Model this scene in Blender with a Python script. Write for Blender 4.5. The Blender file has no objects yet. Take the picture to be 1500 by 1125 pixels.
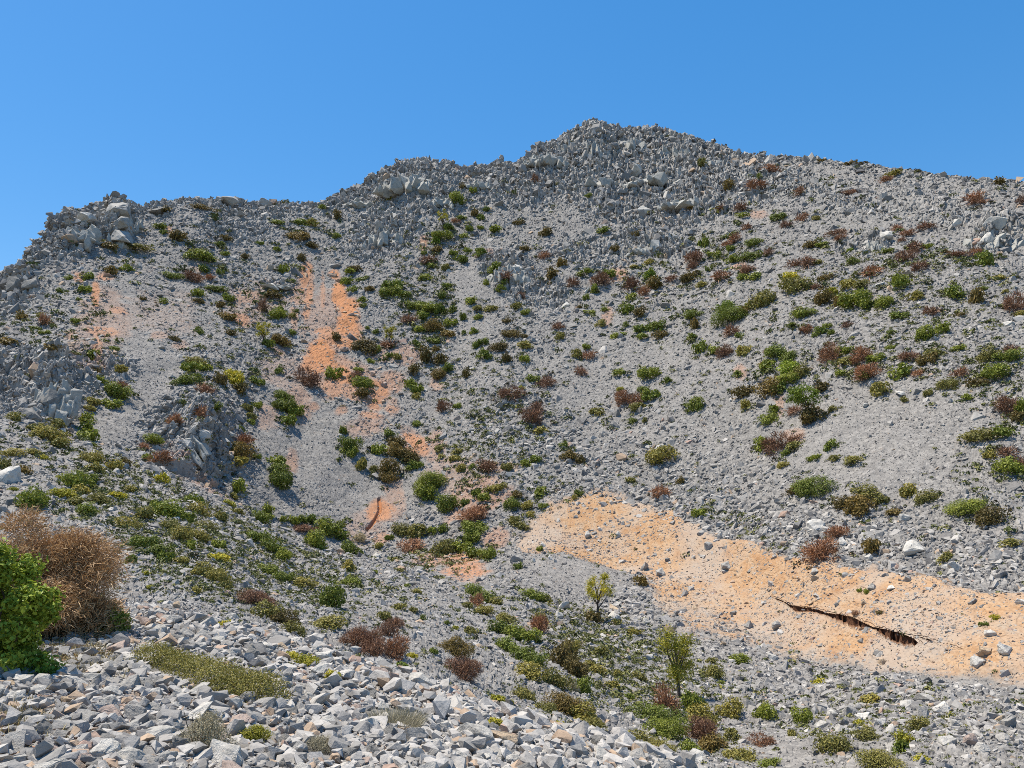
import bpy, bmesh, math, random
import numpy as np
from mathutils import Vector, Matrix, noise as mnoise

random.seed(7)
rng = np.random.default_rng(11)
SC = bpy.context.scene
COL = SC.collection

# ------------------------------------------------------------------ camera model (photo pixels 1500 x 1125)
FPX = 1133.0
PITCH = math.atan((721 - 562.5) / FPX)
CP, SP = math.cos(PITCH), math.sin(PITCH)


def ray_pts(u, v, D):
    """point on the sight line (u, v) of the survey photo at forward distance D"""
    a = (u - 750.0) / FPX
    b = -(v - 562.5) / FPX
    dy = CP - b * SP
    dz = SP + b * CP
    k = D / dy
    return np.stack([a * k, D + 0 * u, dz * k], -1)


def project(P):
    x, y, z = P[..., 0], P[..., 1], P[..., 2]
    w = y * CP + z * SP
    b = (-y * SP + z * CP) / w
    return 750 + FPX * x / w, 562.5 - FPX * b


# ------------------------------------------------------------------ noise
def _h(ix, iy, iz, seed):
    n = (ix.astype(np.int64) * 374761393 + iy.astype(np.int64) * 668265263 + iz.astype(np.int64) * 2147483647 + seed * 144665) & 0xFFFFFFFF
    n = ((n ^ (n >> 13)) * 1274126177) & 0xFFFFFFFF
    n = ((n ^ (n >> 15)) * 2246822519) & 0xFFFFFFFF
    return ((n ^ (n >> 16)) & 0xFFFFFF) / float(0xFFFFFF)


def vnoise(P, seed=0):
    i = np.floor(P).astype(np.int64)
    f = P - i
    f = f * f * (3 - 2 * f)
    out = 0
    for dx in (0, 1):
        for dy in (0, 1):
            for dz in (0, 1):
                w = (f[..., 0] if dx else 1 - f[..., 0]) * (f[..., 1] if dy else 1 - f[..., 1]) * (f[..., 2] if dz else 1 - f[..., 2])
                out = out + w * _h(i[..., 0] + dx, i[..., 1] + dy, i[..., 2] + dz, seed)
    return out * 2 - 1


def fbm(P, octs=4, seed=0, gain=.5):
    s, a, t = 0, 1.0, 0
    for o in range(octs):
        s = s + a * vnoise(P * (2.03 ** o), seed + o)
        t += a
        a *= gain
    return s / t


def blocks(P, seed):
    """faceted jointed-block field: each cell has its own height and tilt"""
    i = np.floor(P).astype(np.int64)
    best = np.full(P.shape[0], 9e9)
    second = np.full(P.shape[0], 9e9)
    val = np.zeros(P.shape[0])
    for dx in (-1, 0, 1):
        for dy in (-1, 0, 1):
            for dz in (-1, 0, 1):
                cx, cy, cz = i[:, 0] + dx, i[:, 1] + dy, i[:, 2] + dz
                q = np.stack([cx + _h(cx, cy, cz, seed), cy + _h(cx, cy, cz, seed + 1), cz + _h(cx, cy, cz, seed + 2)], -1)
                d = P - q
                r = (np.abs(d) ** 2).sum(-1)
                t = np.stack([_h(cx, cy, cz, seed + 3), _h(cx, cy, cz, seed + 4), _h(cx, cy, cz, seed + 5)], -1) - .5
                h = _h(cx, cy, cz, seed + 6) - .5 + (d * t).sum(-1) * 1.6
                m = r < best
                second = np.where(m, best, np.minimum(second, r))
                best = np.where(m, r, best)
                val = np.where(m, h, val)
    edge = np.sqrt(second) - np.sqrt(best)
    return val - .5 * np.clip(1 - edge / .16, 0, 1)


def pchip(x, y, xq):
    x, y = np.asarray(x, float), np.asarray(y, float)
    h = np.diff(x)
    d = np.diff(y) / h
    m = np.zeros_like(y)
    m[0], m[-1] = d[0], d[-1]
    for k in range(1, len(x) - 1):
        if d[k - 1] * d[k] > 0:
            w1, w2 = 2 * h[k] + h[k - 1], h[k] + 2 * h[k - 1]
            m[k] = (w1 + w2) / (w1 / d[k - 1] + w2 / d[k])
    j = np.clip(np.searchsorted(x, xq, 'right') - 1, 0, len(x) - 2)
    t = (xq - x[j]) / h[j]
    return (1 + 2 * t) * (1 - t) ** 2 * y[j] + t * (1 - t) ** 2 * h[j] * m[j] + t * t * (3 - 2 * t) * y[j + 1] + t * t * (t - 1) * h[j] * m[j + 1]


# ------------------------------------------------------------------ terrain
RIDGE = [(-700, 560), (-350, 490), (-120, 432), (0, 402), (20, 392), (45, 380), (58, 360), (75, 340), (95, 325), (104, 316), (130, 316), (145, 310), (160, 300), (178, 296),
         (195, 303), (210, 305), (225, 298), (245, 295), (280, 289), (310, 292), (338, 290), (360, 297), (385, 294), (400, 296), (430, 297),
         (470, 295), (500, 281), (530, 275), (570, 256), (595, 242), (618, 236), (645, 241), (680, 249), (710, 247), (735, 239), (760, 240),
         (768, 232), (800, 213), (850, 189), (880, 183), (915, 187), (960, 184), (990, 195), (1020, 204), (1062, 212), (1072, 219), (1100, 226),
         (1200, 233), (1300, 245), (1400, 259), (1490, 271), (1500, 271), (1900, 325), (2200, 370)]
RU, RV = np.array(RIDGE, float).T

ST = {  # survey columns: (v, D) of each terrain line from the feet to the skyline
    -700: [(2600, .9), (1125, 4.2), (930, 9), (910, 12), (740, 28), (480, 58), (485, 62), (500, 68), (520, 74), (535, 80), (545, 86), (552, 92), (560, 100)],
    -350: [(2600, .9), (1125, 4.5), (935, 9.5), (905, 13), (750, 31), (520, 62), (523, 66), (520, 72), (515, 80), (508, 90), (503, 98), (497, 106), (490, 115)],
    0: [(2600, .95), (1125, 4.8), (965, 8.5), (900, 13), (765, 32), (612, 60), (616, 63), (606, 70), (580, 77), (540, 87), (490, 100), (445, 114), (402, 130)],
    150: [(2600, 1.), (1125, 4.9), (900, 13), (880, 17), (790, 31), (655, 62), (660, 65), (648, 72), (615, 79), (560, 90), (480, 108), (390, 134), (308, 160)],
    300: [(2600, 1.), (1125, 5.2), (915, 12.5), (905, 15), (830, 27), (715, 68), (722, 71), (708, 78), (660, 86), (590, 98), (490, 120), (390, 148), (291, 178)],
    450: [(2600, 1.), (1125, 5.6), (948, 12), (945, 15), (875, 30), (790, 72), (797, 75), (782, 82), (730, 91), (640, 106), (520, 130), (410, 158), (297, 195)],
    600: [(2600, 1.), (1125, 6.), (992, 11.5), (998, 15), (900, 33), (832, 72), (830, 77), (815, 84), (760, 93), (660, 109), (520, 135), (390, 167), (237, 218)],
    750: [(2600, 1.05), (1125, 6.5), (1050, 10), (1062, 14), (945, 34), (870, 58), (840, 70), (805, 82), (740, 92), (640, 108), (500, 136), (370, 172), (241, 225)],
    900: [(2600, 1.1), (1125, 7.3), (1090, 9), (1110, 14), (1000, 34), (915, 56), (875, 66), (835, 76), (740, 88), (640, 104), (500, 133), (350, 174), (185, 240)],
    1050: [(2600, 1.1), (1160, 8), (1150, 9), (1165, 12), (1060, 29), (930, 55), (905, 61), (850, 68), (775, 75), (660, 90), (500, 118), (350, 160), (205, 222)],
    1200: [(2600, 1.1), (1260, 6.5), (1250, 7.5), (1230, 10), (1100, 23), (1000, 41), (970, 48), (895, 54), (815, 60), (680, 74), (500, 101), (370, 135), (232, 190)],
    1350: [(2600, 1.1), (1330, 6), (1310, 7), (1260, 10), (1100, 20), (1020, 33), (992, 40), (910, 45), (828, 51), (690, 63), (500, 87), (380, 115), (253, 158)],
    1500: [(2600, 1.1), (1380, 5.5), (1360, 6.5), (1300, 9), (1110, 17.5), (1030, 29), (1005, 34.5), (930, 39), (852, 43.5), (700, 55), (500, 78), (385, 103), (271, 138)],
    1900: [(2600, 1.1), (1430, 5.2), (1400, 6), (1330, 8.5), (1130, 15), (1060, 23), (1040, 27), (970, 31), (900, 34), (720, 46), (520, 66), (420, 85), (325, 110)],
    2200: [(2600, 1.1), (1460, 5), (1430, 6), (1360, 8), (1160, 14), (1090, 21), (1070, 24), (1000, 28), (930, 31), (760, 42), (560, 60), (450, 78), (370, 100)],
}
CU = np.array(sorted(ST), float)
us = np.concatenate([np.arange(-700, -40, 8.), np.arange(-40, 1540, 1.5), np.arange(1540, 2200, 8.)])
NS = 13
Vst = np.stack([pchip(CU, [ST[int(c)][k][0] for c in CU], us) for k in range(NS)])
Dst = np.stack([np.exp(pchip(CU, [math.log(ST[int(c)][k][1]) for c in CU], us)) for k in range(NS)])
Vst[12] = np.interp(us, RU, RV)
# behind the skyline the ground drops away
Vst = np.vstack([Vst, Vst[12] + 16, Vst[12] + 190])
Dst = np.vstack([Dst, Dst[12] * 1.05 + 4, Dst[12] * 1.6])
NT = NS + 2
rows_per = [26, 110, 60, 60, 95, 40, 70, 120, 70, 95, 95, 115, 8, 10]
ts = np.concatenate([k + np.linspace(0, 1, n, endpoint=False) for k, n in enumerate(rows_per)] + [[NT - 1.]])
nr, nc = len(ts), len(us)
kk = np.arange(NT, dtype=float)


def pchip_rows(Y):                           # along the station axis for every column at once
    d = np.diff(Y, axis=0)
    m = np.zeros_like(Y)
    m[0], m[-1] = d[0], d[-1]
    a, b = d[:-1], d[1:]
    with np.errstate(divide='ignore', invalid='ignore'):
        hm = 2 * a * b / (a + b)
    m[1:-1] = np.where(a * b > 0, hm, 0)
    j = np.clip(ts.astype(int), 0, NT - 2)
    t = (ts - j)[:, None]
    return (1 + 2 * t) * (1 - t) ** 2 * Y[j] + t * (1 - t) ** 2 * m[j] + t * t * (3 - 2 * t) * Y[j + 1] + t * t * (t - 1) * m[j + 1]


V = pchip_rows(Vst)
D = np.exp(pchip_rows(np.log(Dst)))
U = np.broadcast_to(us[None, :], V.shape)
P = ray_pts(U, V, D)
T2 = np.broadcast_to(ts[:, None], V.shape)


def grid_normals(P):
    a = np.gradient(P, axis=1)
    b = np.gradient(P, axis=0)
    n = np.cross(a, b)
    n /= np.linalg.norm(n, axis=-1, keepdims=True) + 1e-12
    n *= np.where(n[..., 2:3] < 0, -1, 1)
    return n


def blob(u, v, cu, cv, ru, rv, ang=0.):
    c, s = math.cos(math.radians(ang)), math.sin(math.radians(ang))
    x, y = u - cu, v - cv
    return np.sqrt(((x * c + y * s) / ru) ** 2 + ((-x * s + y * c) / rv) ** 2)


def sm(x, a, b):
    t = np.clip((x - a) / (b - a), 0, 1)
    return t * t * (3 - 2 * t)


def seg_dist(u, v, pts):
    """distance to a polyline and position along it"""
    best = np.full(np.shape(u), 1e9)
    pos = np.zeros(np.shape(u))
    side = np.zeros(np.shape(u))
    L = 0
    for (x0, y0), (x1, y1) in zip(pts[:-1], pts[1:]):
        dx, dy = x1 - x0, y1 - y0
        l2 = dx * dx + dy * dy
        t = np.clip(((u - x0) * dx + (v - y0) * dy) / l2, 0, 1)
        qx, qy = u - x0 - t * dx, v - y0 - t * dy
        r = np.hypot(qx, qy)
        m = r < best
        best = np.where(m, r, best)
        pos = np.where(m, L + t * math.sqrt(l2), pos)
        side = np.where(m, qy, side)
        L += math.sqrt(l2)
    return best, pos, side


def in_poly(u, v, poly):
    c = np.zeros(np.shape(u), bool)
    n = len(poly)
    for i in range(n):
        x0, y0 = poly[i]
        x1, y1 = poly[(i + 1) % n]
        cond = (y0 > v) != (y1 > v)
        with np.errstate(divide='ignore', invalid='ignore'):
            c ^= cond & (u < (x1 - x0) * (v - y0) / (y1 - y0 + 1e-9) + x0)
    return c


BANK = [(742, 800), (790, 765), (822, 728), (850, 714), (905, 722), (940, 735), (980, 752), (1060, 776), (1130, 800), (1190, 818), (1300, 822), (1400, 838),
        (1520, 858), (1700, 880), (1700, 1010), (1500, 985), (1440, 975), (1385, 985), (1340, 982), (1250, 965), (1150, 955), (1085, 945), (1020, 925), (985, 905),
        (960, 885), (950, 856), (905, 840), (850, 828), (790, 822)]
ORANGE = [  # u, v, ru, rv, angle, strength
    (447, 405, 9, 28, 12, .75), (489, 396, 11, 9, 0, .9), (497, 430, 13, 32, -4, 1.), (512, 462, 16, 32, -8, 1.), (473, 430, 5, 40, 0, .55),
    (470, 520, 20, 24, -30, .95), (500, 505, 26, 12, 0, .8), (500, 552, 24, 14, 30, .8), (555, 575, 16, 20, -30, .75), (545, 612, 24, 10, 0, .6),
    (500, 605, 12, 10, 0, .5), (458, 603, 10, 8, 0, .5), (495, 535, 30, 16, 10, .5), (600, 640, 24, 16, 30, .75), (560, 520, 26, 12, 0, .35), (420, 560, 45, 40, 0, .28),
    (385, 615, 30, 25, 0, .35), (425, 680, 16, 22, 0, .45), (555, 745, 22, 22, 0, .75), (560, 785, 14, 12, 0, .5), (540, 765, 40, 30, 0, .3),
    (140, 430, 7, 22, 0, .75), (115, 405, 16, 10, 20, .6), (152, 405, 16, 9, 0, .65), (175, 455, 14, 7, 0, .6), (150, 492, 26, 10, 10, .6),
    (142, 515, 8, 22, 0, .6), (100, 497, 20, 10, 0, .45), (230, 500, 16, 8, 0, .35), (355, 470, 14, 12, 35, .65), (365, 430, 22, 14, 0, .45),
    (247, 340, 7, 9, 30, .55), (430, 470, 9, 26, 0, .5), (405, 520, 20, 10, 0, .45), (260, 515, 16, 10, 0, .4), (300, 390, 24, 8, 0, .3),
    (680, 830, 40, 22, 12, .65), (630, 825, 24, 12, 0, .5), (730, 790, 22, 14, -30, .45), (700, 720, 40, 18, -25, .42), (735, 690, 30, 10, 0, .35),
    (640, 560, 12, 16, 0, .4), (620, 355, 7, 12, 0, .55), (715, 370, 8, 10, 0, .4), (905, 400, 14, 12, 0, .5), (1085, 545, 10, 14, 0, .4),
    (1140, 590, 10, 24, 0, .4), (1160, 630, 20, 10, 0, .35), (1085, 395, 14, 8, 0, .45), (1110, 315, 14, 6, 0, .4), (890, 460, 8, 18, 0, .4),
    (452, 440, 8, 40, 8, .7), (440, 430, 16, 30, 10, .45), (505, 480, 20, 26, 0, .9), (520, 490, 16, 18, 0, .8), (480, 500, 22, 24, -20, .7), (462, 535, 24, 18, -30, .8), (487, 575, 20, 22, 0, .6), (520, 580, 24, 18, 10, .55),
    (548, 590, 20, 22, 0, .7), (575, 600, 18, 20, 0, .55), (610, 655, 20, 14, 20, .7), (575, 560, 22, 16, 0, .5), (500, 560, 50, 40, 0, .42), (470, 470, 40, 70, 0, .34), (540, 630, 40, 20, 0, .4), (590, 520, 30, 14, 0, .4), (430, 600, 30, 30, 0, .4),
    (575, 730, 18, 40, 0, .35), (640, 655, 16, 24, 0, .4), (700, 745, 60, 16, -25, .45), (660, 690, 40, 30, 0, .3), (150, 470, 40, 60, 0, .32), (120, 520, 40, 40, 0, .3), (240, 460, 70, 40, 0, .22), (380, 440, 50, 40, 0, .3),
    (225, 660, 30, 6, 25, .35), (60, 1080, 90, 30, 10, .35), (110, 960, 60, 18, 5, .5), (30, 1085, 120, 40, 0, .5), (150, 1060, 120, 60, 0, .3), (330, 1090, 80, 20, 0, .25), (20, 1060, 40, 14, 0, .5),
    (290, 705, 70, 9, 27, .4), (90, 635, 40, 8, 10, .25), (1030, 1090, 20, 60, -40, .12),
]
CRAG = [  # u, v, ru, rv, angle, strength
    (110, 340, 62, 34, -25, 1.), (172, 325, 30, 34, -35, 1.), (172, 350, 20, 16, 0, 1.), (20, 440, 26, 26, 0, .8), (45, 425, 24, 14, 0, .8), (70, 575, 42, 46, 20, 1.), (25, 560, 40, 50, 0, .7),
    (135, 555, 55, 34, 0, .6), (265, 650, 62, 62, 30, .75), (310, 690, 55, 55, 30, .55), (340, 300, 26, 14, 0, .8), (395, 305, 50, 16, 0, .6), (350, 330, 60, 26, 0, .45), (230, 310, 30, 18, 0, .5),
    (745, 392, 42, 26, 10, .9), (770, 415, 40, 30, 0, .6), (960, 358, 60, 20, 10, .9), (800, 425, 40, 25, 30, .5), (870, 370, 70, 25, 0, .5), (1460, 345, 42, 26, -20, .95), (1400, 328, 20, 12, 0, .7),
    (1285, 360, 28, 12, 0, .8), (1240, 365, 20, 12, 0, .6), (1250, 300, 60, 22, 0, .45), (570, 325, 50, 40, 10, .8), (640, 290, 40, 30, 0, .8), (610, 260, 70, 30, 0, 1.), (545, 350, 45, 30, 0, .55),
    (480, 290, 60, 14, 0, .6), (735, 275, 50, 20, -20, .7), (790, 260, 60, 40, -20, .8), (880, 215, 80, 40, 0, 1.), (960, 220, 80, 50, 10, 1.), (920, 285, 110, 50, 15, .8), (1010, 265, 90, 50, 10, .85), (1080, 260, 70, 36, 15, .8),
    (1150, 262, 70, 26, 10, .55), (405, 415, 22, 8, 20, .6), (1340, 300, 120, 30, 8, .28),
]
FINE = [(185, 490, 26, 110, -6, 1.), (165, 610, 45, 50, 10, 1.), (215, 560, 40, 70, 0, .9), (440, 660, 90, 90, 0, 1.), (520, 710, 80, 60, 0, 1.), (400, 640, 40, 70, 0, .9), (470, 760, 70, 30, 0, .9),
        (690, 430, 28, 50, 0, 1.), (700, 500, 40, 60, -15, .7), (470, 440, 20, 60, 0, .8), (455, 350, 14, 50, 10, .6), (880, 480, 30, 100, 0, .5), (960, 600, 90, 60, 20, .6), (1250, 640, 150, 60, 10, .95), (1100, 640, 90, 50, 10, .6), (1330, 600, 110, 50, 10, .6), (860, 560, 50, 90, 0, .6), (940, 520, 60, 70, 0, .6), (1160, 420, 40, 60, 0, .5), (650, 580, 40, 60, 0, .4), (250, 420, 60, 60, 0, .5), (300, 470, 40, 60, 0, .5),
        (1080, 500, 60, 80, 0, .4), (850, 850, 100, 26, 8, .9), (700, 880, 80, 40, 20, .5), (1120, 320, 40, 14, 0, .5), (600, 930, 120, 40, 22, .5), (1130, 1090, 90, 40, 35, .8), (1420, 990, 100, 16, 0, .8), (640, 700, 30, 40, 0, .5)]
TUFT = [(700, 640, 80, 70, 0, 1.), (680, 560, 70, 80, 0, .8), (640, 450, 60, 70, 0, 1.), (620, 380, 70, 60, 20, .5), (1320, 420, 160, 60, 0, .7), (1330, 520, 180, 40, 0, .8), (1200, 440, 140, 60, 0, .5), (1450, 560, 80, 60, 0, .7),
        (1050, 400, 120, 60, 0, .5), (960, 440, 120, 70, 0, .5), (1080, 760, 60, 20, 20, .9), (1180, 800, 70, 14, 10, .7), (1150, 660, 60, 40, 0, .3), (780, 720, 70, 40, 0, .5), (300, 640, 70, 70, 0, .6), (330, 540, 70, 30, 0, .5),
        (200, 760, 220, 60, 25, .8), (420, 830, 160, 50, 25, .6), (900, 960, 140, 70, 30, .9), (1050, 1050, 120, 60, 30, .6), (860, 830, 80, 20, 0, .6), (1240, 1060, 160, 50, 0, .4), (350, 430, 110, 70, 0, .5), (100, 480, 110, 60, 0, .5),
        (1430, 930, 60, 30, 0, .15), (650, 820, 60, 30, 0, .6), (830, 620, 80, 60, 0, .35), (960, 520, 140, 50, 0, .5), (1400, 680, 80, 40, 0, .4), (1100, 580, 120, 50, 0, .45), (250, 380, 130, 50, 0, .35), (480, 330, 100, 30, 0, .4)]
COARSE = [(1250, 780, 330, 45, 8, 1.), (1010, 740, 60, 30, 20, .9), (830, 660, 140, 60, 20, .5), (1300, 1050, 240, 50, 5, 1.), (920, 900, 70, 40, 20, .8), (800, 1090, 260, 60, 5, .4), (990, 660, 140, 50, 15, .4)]


def field(tab, u, v, wob):
    out = np.zeros(np.shape(u))
    for cu, cv, ru, rv, an, st in tab:
        m = (np.abs(u - cu) < 2.2 * (ru + rv)) & (np.abs(v - cv) < 2.2 * (ru + rv))
        if not m.any():
            continue
        r = blob(u[m], v[m], cu, cv, ru, rv, an) + wob[m]
        out[m] = np.maximum(out[m], st * (1 - sm(r, .55, 1.35)))
    return out


far_w = sm(T2, 5.6, 6.6)                    # 1 on the mountain across the gully
behind = sm(T2, 12.02, 12.4)
wob = .55 * fbm(P * .11, 4, 3)
wob2 = .5 * fbm(P * .45, 3, 8)
Uc, Vc = U.copy(), V.copy()
is_far = (T2 > 5.75)
near_only = (T2 < 5.75)
orange = field(ORANGE, Uc, Vc, wob + wob2 * .8) * (1 - behind)
dub = 20 * fbm(P * .35, 5, 21)
bank = in_poly(Uc, Vc + dub, BANK).astype(float)
for _ in range(190):
    bank[1:-1, 1:-1] = .25 * (bank[:-2, 1:-1] + bank[2:, 1:-1] + bank[1:-1, :-2] + bank[1:-1, 2:])
bank = sm(bank + .6 * fbm(P * np.array([.9, .5, .5]), 5, 23), .2, .92)
bank *= is_far | (Uc > 740)
bank *= 1 - np.interp(us, [900, 1200, 1500], [.15, .4, .6])[None, :] * (1 - sm(T2, 6.0, 6.75 ))
crag = field(CRAG, Uc, Vc, wob * .6) * is_far * (1 - behind)
rv_here = np.interp(us, RU, RV)[None, :]
crest_w = np.interp(us, [-350, 0, 200, 480, 1060, 1200, 1900], [30, 40, 14, 22, 30, 9, 8])[None, :]
crag = np.maximum(crag, (1 - sm(Vc - rv_here + 8 * wob, crest_w * .4, crest_w * 1.3)) * np.interp(us, [0, 200, 250, 480, 560, 1080, 1180], [1, 1, .5, .6, 1, 1, .4])[None, :] * sm(T2, 11, 11.5))
fine = field(FINE, Uc, Vc, wob) * (1 - crag)
coarse = field(COARSE, Uc, Vc, wob)
tuft = field(TUFT, Uc, Vc, wob * 1.3 + wob2) * (1 - crag * .6) * (1 - fine * .8)

N = grid_normals(P)
# broad swells and gullies running down the mountain
swell = fbm(P * np.array([.05, .018, .018]), 4, 31)
P = P + N * (swell * 2.6 * far_w * (1 - .7 * sm(T2, 11.6, 12.) ) * (1 - .5 * bank))[..., None]
P = P + N * (fbm(P * .22, 4, 41) * np.where(T2 > 3, .5, .10) * sm(D, 1.5, 12) * (1 - .85 * bank) * (1 - behind))[..., None]
# spur of rock left of the gravel fan, low crag at the ridge end
for cu, cv, ru, rv_, an, hgt in [(272, 655, 50, 75, 25, 3.2), (75, 575, 42, 46, 20, 2.6), (745, 392, 40, 24, 10, 2.2), (960, 356, 60, 16, 8, 2.), (1460, 345, 34, 22, -20, 1.6), (870, 205, 28, 26, 0, 3.), (600, 275, 70, 36, 0, 2.6),
                                 (172, 328, 26, 30, -30, 2.6), (110, 345, 50, 30, -20, 2.), (570, 335, 40, 26, 0, 2.)]:
    r = blob(Uc, Vc, cu, cv, ru, rv_, an)
    P = P + N * (hgt * np.exp(-r ** 2 * 1.4) * is_far * (1 - sm(r, 1.4, 2)))[..., None]
# jointed limestone: upright fins and blocks
cm = crag > .02
Pm = P[cm]
tl = math.radians(18)
Q = np.stack([Pm[:, 0] * math.cos(tl) + Pm[:, 2] * math.sin(tl), Pm[:, 1], -Pm[:, 0] * math.sin(tl) + Pm[:, 2] * math.cos(tl)], -1)
dsp = 1.25 * blocks(Q * np.array([.36, .3, .23]), 51) + 1.3 * blocks(Q * np.array([.9, .7, .6]), 61) + .55 * blocks(Q * np.array([2., 1.6, 1.1]), 71)
P[cm] += N[cm] * (dsp * crag[cm] ** 1.2)[:, None]
ledge = np.sin((P[..., 2] * .9 - P[..., 0] * .42 + P[..., 1] * .1 + 1.5 * fbm(P * .15, 3, 91)) * 2.4)
P = P + N * (.22 * ledge * crag)[..., None]
# stony grain of the scree
fm = (T2 > 3.2) & (T2 < 12.3)
Pm = P[fm]
gs = np.clip(np.interp(D[fm], [15, 60, 120, 240], [.16, .35, .55, .8]), .1, 2)
g = blocks(Pm / gs[:, None], 81)
P[fm] += N[fm] * (g * gs * .29 * (1 - .62 * bank[fm]) * (1 - .75 * fine[fm]) * (1 - .5 * np.clip(orange[fm], 0, 1)))[:, None]
# the fissure in the earth bank
CRK = [  # u, v, opening (survey pixels) of each gash
    [(1127, 873.5, .6), (1138, 878, 2.2), (1150, 884, 3.2), (1157, 889, 4.6), (1163, 892, 6.5), (1172, 893, 5.4), (1187, 893.5, 4.4), (1200, 897, 5), (1213, 902, 5.4), (1224, 905, 7.5), (1234, 907.5, 9.5),
     (1245, 911, 10.5), (1254, 914, 10.5), (1262, 916, 8), (1271, 917.5, 5), (1278, 920, 3), (1284, 923, 6), (1295, 928, 9.5), (1307, 932.5, 12), (1318, 936, 12.5), (1328, 939.5, 12), (1337, 941.5, 10), (1343, 942, 5), (1346, 942, .6)],
    [(1336, 931.5, .6), (1343, 933, 2.4), (1352, 935.5, 2.8), (1362, 938.5, 2.6), (1368, 940, 2), (1371, 941, .5)],
    [(1387, 944.5, .5), (1394, 947, 1.6), (1400, 950, 1.7), (1404, 951.5, .5)],
]
crack = np.zeros_like(V)
PN = grid_normals(P)
PU, PV = project(P)

# arc scar in the gravel fan
scar_r, scar_s, scar_sd = seg_dist(Uc, Vc, [(556, 730), (557, 745), (550, 758), (540, 768)])
scar = (1 - sm(scar_r, 1.2, 3.5)) * is_far
P = P + PN * (-.35 * scar)[..., None]


def new_mesh_obj(name, verts, faces, mats, attrs=None, smooth=False, mat_idx=None, parent=None):
    """faces: (n,k) int array with k = 3 or 4, or a list of such arrays"""
    if not isinstance(faces, (list, tuple)):
        faces = [faces]
    me = bpy.data.meshes.new(name)
    verts = np.asarray(verts, np.float32)
    loops = np.concatenate([f.ravel() for f in faces]).astype(np.int32)
    tot = np.concatenate([np.full(len(f), f.shape[1], np.int32) for f in faces])
    start = np.concatenate([[0], np.cumsum(tot)[:-1]]).astype(np.int32)
    me.vertices.add(len(verts))
    me.vertices.foreach_set('co', verts.ravel())
    me.loops.add(len(loops))
    me.loops.foreach_set('vertex_index', loops)
    me.polygons.add(len(tot))
    me.polygons.foreach_set('loop_start', start)
    try:
        me.polygons.foreach_set('loop_total', tot)
    except Exception:
        pass
    me.update(calc_edges=True)
    me.polygons.foreach_set('use_smooth', np.full(len(tot), bool(smooth)))
    for m in mats:
        me.materials.append(m)
    if mat_idx is not None:
        me.polygons.foreach_set('material_index', np.asarray(mat_idx, np.int32))
    for k, a in (attrs or {}).items():
        at = me.attributes.new(k, 'FLOAT', 'POINT')
        at.data.foreach_set('value', np.asarray(a, np.float32).ravel())
    me.validate()
    o = bpy.data.objects.new(name, me)
    COL.objects.link(o)
    if parent:
        o.parent = parent
    return o


# ------------------------------------------------------------------ materials
class NT_:
    def __init__(self, name):
        self.m = bpy.data.materials.new(name)
        self.m.use_nodes = True
        self.t = self.m.node_tree
        self.b = self.t.nodes['Principled BSDF']
        self.out = self.t.nodes['Material Output']
        self.b.inputs['Specular IOR Level'].default_value = .25

    def n(self, typ, **kw):
        x = self.t.nodes.new(typ)
        for k, v in kw.items():
            if k in x.inputs:
                self.set(x.inputs[k], v)
            else:
                setattr(x, k, v)
        return x

    def set(self, inp, v):
        if hasattr(v, 'bl_idname') and hasattr(v, 'outputs'):
            v = v.outputs[0]
        if isinstance(v, bpy.types.NodeSocket):
            self.t.links.new(v, inp)
        else:
            inp.default_value = v

    def attr(self, name):
        return self.n('ShaderNodeAttribute', attribute_name=name).outputs['Fac']

    def mix(self, f, a, b, mode='MIX'):
        x = self.t.nodes.new('ShaderNodeMix')
        x.data_type = 'RGBA'
        x.blend_type = mode
        self.set(x.inputs[0], f)
        for i, c in ((6, a), (7, b)):
            if isinstance(c, tuple):
                c = (*c, 1) if len(c) == 3 else c
            self.set(x.inputs[i], c)
        return x.outputs[2]

    def math(self, op, a, b=0.):
        x = self.t.nodes.new('ShaderNodeMath')
        x.operation = op
        self.set(x.inputs[0], a)
        self.set(x.inputs[1], b)
        return x.outputs[0]

    def noise(self, scale, detail=4, vec=None, rough=.6):
        x = self.n('ShaderNodeTexNoise')
        x.inputs['Scale'].default_value = scale
        x.inputs['Detail'].default_value = detail
        x.inputs['Roughness'].default_value = rough
        if vec is not None:
            self.set(x.inputs['Vector'], vec)
        return x.outputs['Fac']

    def vor(self, scale, vec=None, out='Distance', feature='F1'):
        x = self.n('ShaderNodeTexVoronoi', feature=feature)
        x.inputs['Scale'].default_value = scale
        if vec is not None:
            self.set(x.inputs['Vector'], vec)
        return x.outputs[out]

    def ramp(self, fac, stops):
        x = self.t.nodes.new('ShaderNodeValToRGB')
        self.set(x.inputs[0], fac)
        r = x.color_ramp
        while len(r.elements) < len(stops):
            r.elements.new(.5)
        for e, (p, c) in zip(r.elements, stops):
            e.position = p
            e.color = (*c, 1) if isinstance(c, tuple) else (c, c, c, 1)
        return x.outputs[0]

    def bump(self, h, strength=.5, dist=.05):
        x = self.t.nodes.new('ShaderNodeBump')
        x.inputs['Strength'].default_value = strength
        x.inputs['Distance'].default_value = dist
        self.set(x.inputs['Height'], h)
        self.t.links.new(x.outputs[0], self.b.inputs['Normal'])


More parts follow.
